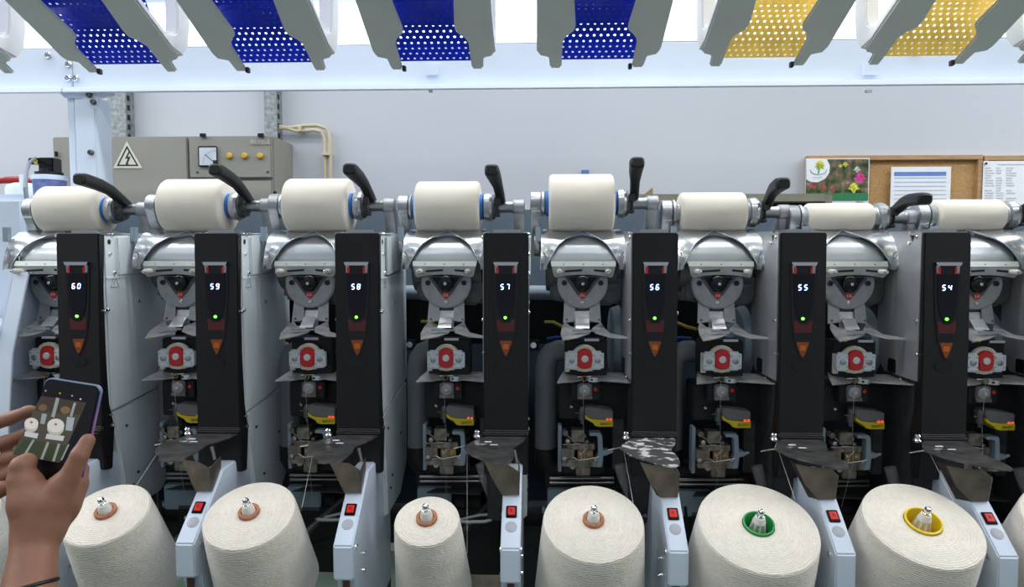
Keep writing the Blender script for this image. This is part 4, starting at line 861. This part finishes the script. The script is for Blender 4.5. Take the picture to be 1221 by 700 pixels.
pm.slab([at(977, 199, 3.1952), at(978, 199, 3.1952), at(976.5, 207, 3.1952), at(975, 207, 3.1952)], (0, .0005, 0))
link('palm', pm.mesh('palm', M_leaf, o), cal)
cr = MB().tube([at(976+9.5*math.cos(a), 203+5*math.sin(a), 3.1955) for a in [math.radians(-10+200*i/16) for i in range(17)]], .0012, 4)
link('swoosh', cr.mesh('swoosh', M_leaf, o), cal)
link('logo_lettering', text_mesh('logo_lettering', 'OASIS', .016, M_grey, (at(974.5, 212, 3.196)-o, (1, 0, 0), (0, 0, 1))), cal)
bit(cal, o, 'green_band', 961, 230.5, 1035, 239, mat('calendar_green', (.02, .19, .07), .6), 3.197)
link('year', text_mesh('year', '2016', .018, M_ink, (at(1025, 241.8, 3.199)-o, (1, 0, 0), (0, 0, 1))), cal)
for px, py, r, c in ((1025.5, 212, 8.5, (.62, .03, .25)), (1018, 224, 8, (.55, .55, .05)), (1008, 196, 4, (.50, .50, .06)), (1002, 198, 3, (.5, .45, .06)), (970, 222, 5, (.33, .05, .04)), (983, 224, 4, (.35, .07, .06)), (993, 227, 4, (.30, .05, .04)), (1022, 202, 5, (.45, .45, .40))):
    ptsf = [at(px+r*(.75+.25*math.sin(5*a))*math.cos(a), py+r*(.75+.25*math.cos(4*a))*.8*math.sin(a), 3.1972) for a in [2*PI*i/22 for i in range(22)]]
    link('flower', MB().slab(ptsf, (0, .0006, 0)).mesh('flower', mat('flower_%d' % px, c, .6, var=.5, vscale=90), o), cal)
# sacks on the floor behind
for i, (px, py, r, lab) in enumerate(((662, 640, .085, 'beige sack on the floor in the gap left of the central cone'), (570, 648, .085, 'beige sack on the floor behind the smallest cone'))):
    p = at(px, py, 2.6); rnd = random.Random(i); mb = MB(); rows = []
    hgt = p.z+.05
    for k in range(9):
        t_ = k/8; rr = r*1.6*(1-.35*t_**2)*(1 if k < 8 else .6)
        rows.append([Vector((p.x+rr*math.cos(a)*(1+.08*math.sin(3*a+k)), 2.6+rr*.7*math.sin(a), hgt*t_+.02*math.sin(2*a+i) if k else 0)) for a in [2*PI*j/20 for j in range(20)]])
    mb.loft(rows); simple('sack', lab, 'sack', mb, mat('beige_sack', (.22, .20, .15), .85, var=.3, vscale=18, bump=.4, bscale=40), 'sacks behind the machine')
# ================================================================== PHONE AND THE HANDS HOLDING IT
A_ = at(54, 450, .965); B_ = at(120.5, 460.5, .965); C_ = at(-1, 571, .94)
e1 = (B_-A_); PW = e1.length; e1.normalize(); e2 = C_-A_; e2 -= e1*e2.dot(e1); PHH = e2.length; e2.normalize()
pn = e1.cross(e2); pn = pn if pn.y < 0 else -pn            # towards the viewer
ph = thing('smartphone', 'black smartphone in a purple-blue case, its screen showing white yarn cones', 'phone', A_+e1*PW/2+e2*PHH); pho = ph.location.copy()
def rr(m, rad):
    pts = []
    for cx_, cy_, a0 in ((PW-m-rad, m+rad, -90), (PW-m-rad, PHH-m-rad, 0), (m+rad, PHH-m-rad, 90), (m+rad, m+rad, 180)):
        pts += [(cx_+rad*math.cos(math.radians(a0+15*k)), cy_+rad*math.sin(math.radians(a0+15*k))) for k in range(7)]
    return pts
def prr(m, rad, h0, h1): return MB().slab([A_+e1*x+e2*y+pn*h0 for x, y in rr(m, rad)], pn*(h1-h0))
cm = bpy.data.materials.new('purple_blue_case'); cm.use_nodes = True; nt = cm.node_tree; b = nt.nodes['Principled BSDF']; b.inputs['Roughness'].default_value = .25
tcn = nt.nodes.new('ShaderNodeTexCoord'); sx_ = nt.nodes.new('ShaderNodeSeparateXYZ'); nt.links.new(tcn.outputs['Generated'], sx_.inputs[0])
rmp = nt.nodes.new('ShaderNodeValToRGB'); nt.links.new(sx_.outputs[2], rmp.inputs[0]); els = rmp.color_ramp.elements
els[0].position = .1; els[0].color = (.30, .10, .30, 1); els[1].position = .95; els[1].color = (.30, .42, .62, 1); e = els.new(.6); e.color = (.42, .20, .48, 1); e = els.new(.8); e.color = (.25, .22, .5, 1)
nt.links.new(rmp.outputs[0], b.inputs['Base Color'])
link('case', prr(-.0006, .010, -.008, -.0005).mesh('case', cm, pho, bevel=.002), ph)
bd = link('body', prr(.0012, .009, -.006, .001).mesh('body', M_blackgl, pho, bevel=.001), ph)
def scr(px, py, hgt):
    d = ray(px, py); o = cam.location; p0 = A_+pn*hgt; k = (p0-o).dot(pn)/d.dot(pn); return o+d*k
def screen_bit(name, pts, col, hgt, es=.35):
    link(name, MB().slab([scr(a, b_, hgt) for a, b_ in pts], pn*.0001).mesh(name, mat('screen_%s_%d' % (name, int(sum(col)*1000)), col, .3, emit=col, estr=es), pho), bd)
def ell(cx_, cy_, rx, ry, n=18): return [(cx_+rx*math.cos(2*PI*i/n), cy_+ry*math.sin(2*PI*i/n)) for i in range(n)]
screen_bit('live_view', [(49, 472), (103, 480), (71, 552), (15, 542)], (.075, .065, .05), .0011)
screen_bit('floor_area', [(29, 524), (81, 531), (71, 552), (15, 542)], (.045, .055, .028), .0012)
screen_bit('machine_top', [(49, 472), (103, 480), (95, 495), (42, 490)], (.055, .04, .03), .0012)
for q in ([(67, 474), (71, 475), (65, 498), (61, 497)], [(88, 480), (91, 480.5), (86, 497), (83, 496.5)], [(56, 527), (59, 527.5), (51, 548), (48, 547.5)], [(69, 529), (72, 529.5), (65, 550.5), (62, 550)], [(39, 524), (41.5, 524.5), (30, 544.5), (27, 544)], [(81, 530), (83, 530), (74, 549), (72, 549)]):
    screen_bit('pale_rail', q, (.30, .33, .32), .00135)
screen_bit('pale_block', [(80, 497), (89, 498), (86, 514), (78, 513)], (.36, .40, .42), .00135)
screen_bit('pale_block', [(50, 493), (56, 494), (53, 506), (48, 505)], (.30, .33, .36), .00135)
screen_bit('brown_head', ell(51, 486, 5, 4), (.17, .10, .05), .00135); screen_bit('brown_head', ell(78, 489, 6, 4.5), (.20, .12, .06), .00135)
screen_bit('white_box', [(30, 514), (46, 517), (44, 523), (29, 520)], (.55, .56, .56), .0014)
screen_bit('white_box', [(56, 517), (77, 520), (75, 526), (54, 523)], (.55, .56, .56), .0014)
for cx_, cy_, r_ in ((37.5, 505.5, 8.3), (66.5, 508, 10.2)):
    screen_bit('cone_body', ell(cx_-.3, cy_+3, r_*.98, r_*.85), (.50, .46, .40), .0015)
    screen_bit('cone_face', ell(cx_, cy_-.5, r_, r_*.82), (.68, .65, .60), .0016)
    screen_bit('cone_core', ell(cx_, cy_-2, 1.7, 1.5), (.45, .14, .06), .0017)
for a, b_, c_ in ((54.5, 466, (.35, .35, .35)), (71.5, 469, (.55, .32, .05)), (86, 472, (.4, .4, .4)), (96, 476, (.6, .6, .6))):
    screen_bit('camera_icon', ell(a, b_, 1.1, 1.1, 8), c_, .0012)
screen_bit('shutter_icon', ell(12, 556, 2.2, 2, 10), (.7, .6, .5), .0012)

# --- hands: one smooth skin each, grown from the joints
def rcone(P, a, b, r1, r2):
    a = np.array(a, np.float32); b = np.array(b, np.float32); ba = b-a; l2 = float(ba @ ba)
    t = np.clip(((P-a) @ ba)/max(l2, 1e-9), 0, 1)
    return np.linalg.norm(P-a-t[..., None]*ba, axis=-1)-(r1+(r2-r1)*t)
def smin(a, b, k):
    hh = np.clip(.5+.5*(b-a)/k, 0, 1); return b+(a-b)*hh-k*hh*(1-hh)
def skin_mesh(name, chains, k, res=.0026):
    pts = np.array([p for ch in chains for p, r in ch]); rmax = .05
    lo_ = pts.min(0)-rmax; hi_ = pts.max(0)+rmax; n = np.ceil((hi_-lo_)/res).astype(int)
    g = np.stack(np.meshgrid(*[lo_[i]+res*np.arange(n[i]) for i in range(3)], indexing='ij'), -1).astype(np.float32)
    F = np.full(g.shape[:3], 1.0, np.float32)
    for ch in chains:
        f = None
        for (p, r1), (q, r2) in zip(ch, ch[1:]):
            d = rcone(g, p, q, r1, r2); f = d if f is None else smin(f, d, .004)
        F = smin(F, f, k)
    ins = F < 0
    # surface nets
    c = np.stack([ins[dx:n[0]-1+dx, dy:n[1]-1+dy, dz:n[2]-1+dz] for dx in (0, 1) for dy in (0, 1) for dz in (0, 1)], -1)
    act = c.any(-1) & ~c.all(-1); idx = -np.ones(act.shape, int); ids = np.argwhere(act); idx[act] = np.arange(len(ids))
    acc = np.zeros((len(ids), 3)); cnt = np.zeros(len(ids))
    cor = [np.array((x, y, z)) for x in (0, 1) for y in (0, 1) for z in (0, 1)]
    for i in range(8):
        for j in range(i+1, 8):
            if abs(cor[i]-cor[j]).sum() != 1: continue
            fa = F[tuple((ids+cor[i]).T)]; fb = F[tuple((ids+cor[j]).T)]; m_ = (fa < 0) != (fb < 0)
            t = np.where(m_, fa/np.where(m_, fa-fb, 1), 0)[:, None]
            acc += np.where(m_[:, None], cor[i]+(cor[j]-cor[i])*t, 0); cnt += m_
    V = lo_+res*(ids+acc/cnt[:, None]); faces = []
    for ax in range(3):
        u1, u2 = [a for a in range(3) if a != ax]
        sl0 = [slice(None)]*3; sl1 = [slice(None)]*3; sl0[ax] = slice(0, -1); sl1[ax] = slice(1, None)
        cr_ = np.argwhere(ins[tuple(sl0)] != ins[tuple(sl1)])
        cr_ = cr_[(cr_[:, u1] > 0) & (cr_[:, u2] > 0) & (cr_[:, u1] < n[u1]-1) & (cr_[:, u2] < n[u2]-1)]
        def cell(d1, d2):
            q = cr_.copy(); q[:, u1] -= d1; q[:, u2] -= d2; return idx[tuple(q.T)]
        faces.append(np.stack([cell(1, 1), cell(0, 1), cell(0, 0), cell(1, 0)], 1))
    faces = np.concatenate(faces); faces = faces[(faces >= 0).all(1)]
    me = bpy.data.meshes.new(name); me.from_pydata([tuple(v_) for v_ in V], [], [tuple(int(i) for i in f) for f in faces])
    bm = bmesh.new(); bm.from_mesh(me); bmesh.ops.recalc_face_normals(bm, faces=bm.faces)
    for _ in range(2): bmesh.ops.smooth_vert(bm, verts=bm.verts, factor=.5, use_axis_x=True, use_axis_y=True, use_axis_z=True)
    bm.to_mesh(me); bm.free(); me.shade_smooth(); return me
M_skin = mat('tanned_skin', (.29, .135, .085), .5, var=.10, vscale=45, bump=.12, bscale=260)
M_skin.node_tree.nodes['Principled BSDF'].inputs['Subsurface Weight'].default_value = .12
M_skin.node_tree.nodes['Principled BSDF'].inputs['Subsurface Radius'].default_value = (.012, .005, .003)
person = thing('person', 'two bare hands raising a phone, black band on the right wrist', 'person', at(20, 760, .85))
poo = person.location.copy()
def J(px, py, Y, r): return (tuple(at(px, py, Y)), r)
def at_y(pts): return pts
right = [
  [J(8, 900, .74, .042), J(28, 760, .83, .036), J(36, 690, .875, .031), J(43, 640, .905, .0285), J(50, 606, .915, .030)],        # forearm, wrist
  [J(43, 636, .905, .027), J(36, 600, .910, .026), J(34, 578, .915, .020)],                                                        # thumb side of the palm
  [J(50, 630, .908, .027), J(62, 600, .915, .024), J(72, 582, .920, .019)],                                                        # back of the hand
  [J(55, 628, .915, .024), J(74, 602, .935, .022), J(85, 586, .945, .017)],                                                        # outer palm
  [J(36, 600, .910, .024), J(25, 572, .912, .0165), J(26, 556, .915, .0145), J(32.5, 550.5, .922, .0125)],                         # thumb
  [J(68, 592, .918, .019), J(82, 570, .921, .0140), J(95, 543, .926, .0118), J(104.5, 525.5, .937, .0102)],                        # index along the case edge
  [J(80, 596, .935, .018), J(95, 577, .948, .0112), J(97, 560, .978, .0100), J(78, 548, .985, .0090)],                             # middle, curling behind
  [J(78, 604, .940, .017), J(90, 592, .957, .0106), J(88, 574, .984, .0098), J(66, 562, .988, .0088)],                             # ring
  [J(74, 612, .938, .016), J(82, 605, .958, .0098), J(78, 590, .978, .0088), J(60, 580, .982, .0078)],                             # little finger
]
left = [
  [J(-190, 900, .72, .042), J(-110, 700, .86, .034), J(-82, 610, .935, .028), J(-66, 570, .965, .028)],
  [J(-70, 575, .965, .026), J(-50, 535, .985, .022), J(-40, 516, .992, .015)],
  [J(-70, 580, .965, .026), J(-45, 552, .985, .022), J(-35, 540, .992, .015)],
  [J(-68, 590, .962, .024), J(-42, 575, .980, .020), J(-30, 562, .990, .014)],
  [J(-45, 522, .990, .0145), J(-18, 508, .995, .0118), J(12, 499, .993, .0104), J(34, 490.5, .986, .0088), J(38, 489, .985, .007)],
  [J(-38, 540, .990, .014), J(-14, 532, .996, .0115), J(8, 527, .993, .0102), J(36, 515, .988, .009)],
  [J(-34, 560, .990, .0135), J(-12, 556, .996, .0110), J(8, 548, .992, .0098), J(30, 540, .988, .0085)],
  [J(-32, 578, .985, .0125), J(-12, 574, .990, .0100), J(6, 568, .986, .0090), J(22, 560, .982, .008)],
  [J(-66, 590, .955, .022), J(-40, 596, .945, .0165), J(-14, 590, .938, .0138), J(2, 583, .936, .0118)],
]
def place_skin(name, chains, k):
    me = skin_mesh(name, chains, k); me.transform(Matrix.Translation(-poo)); me.materials.append(M_skin); return link(name, me, person)
rh = place_skin('right_arm', right, .0105)
lh = place_skin('left_arm', left, .0105)
c0 = at(33, 700, .868); axd = (at(43, 640, .905)-at(28, 760, .83)).normalized()
sa = axd.orthogonal().normalized(); sb_ = axd.cross(sa)
tl = Vector((.10, 0, 0))
ringp = [c0+(sa*math.cos(a)+sb_*math.sin(a))*.0335+axd*(-.012*math.cos(a+2.4)) for a in [2*PI*i/40 for i in range(41)]]
link('wrist_band', MB().tube(ringp, .0028, 10).mesh('wrist_band', M_rubber, poo), rh)
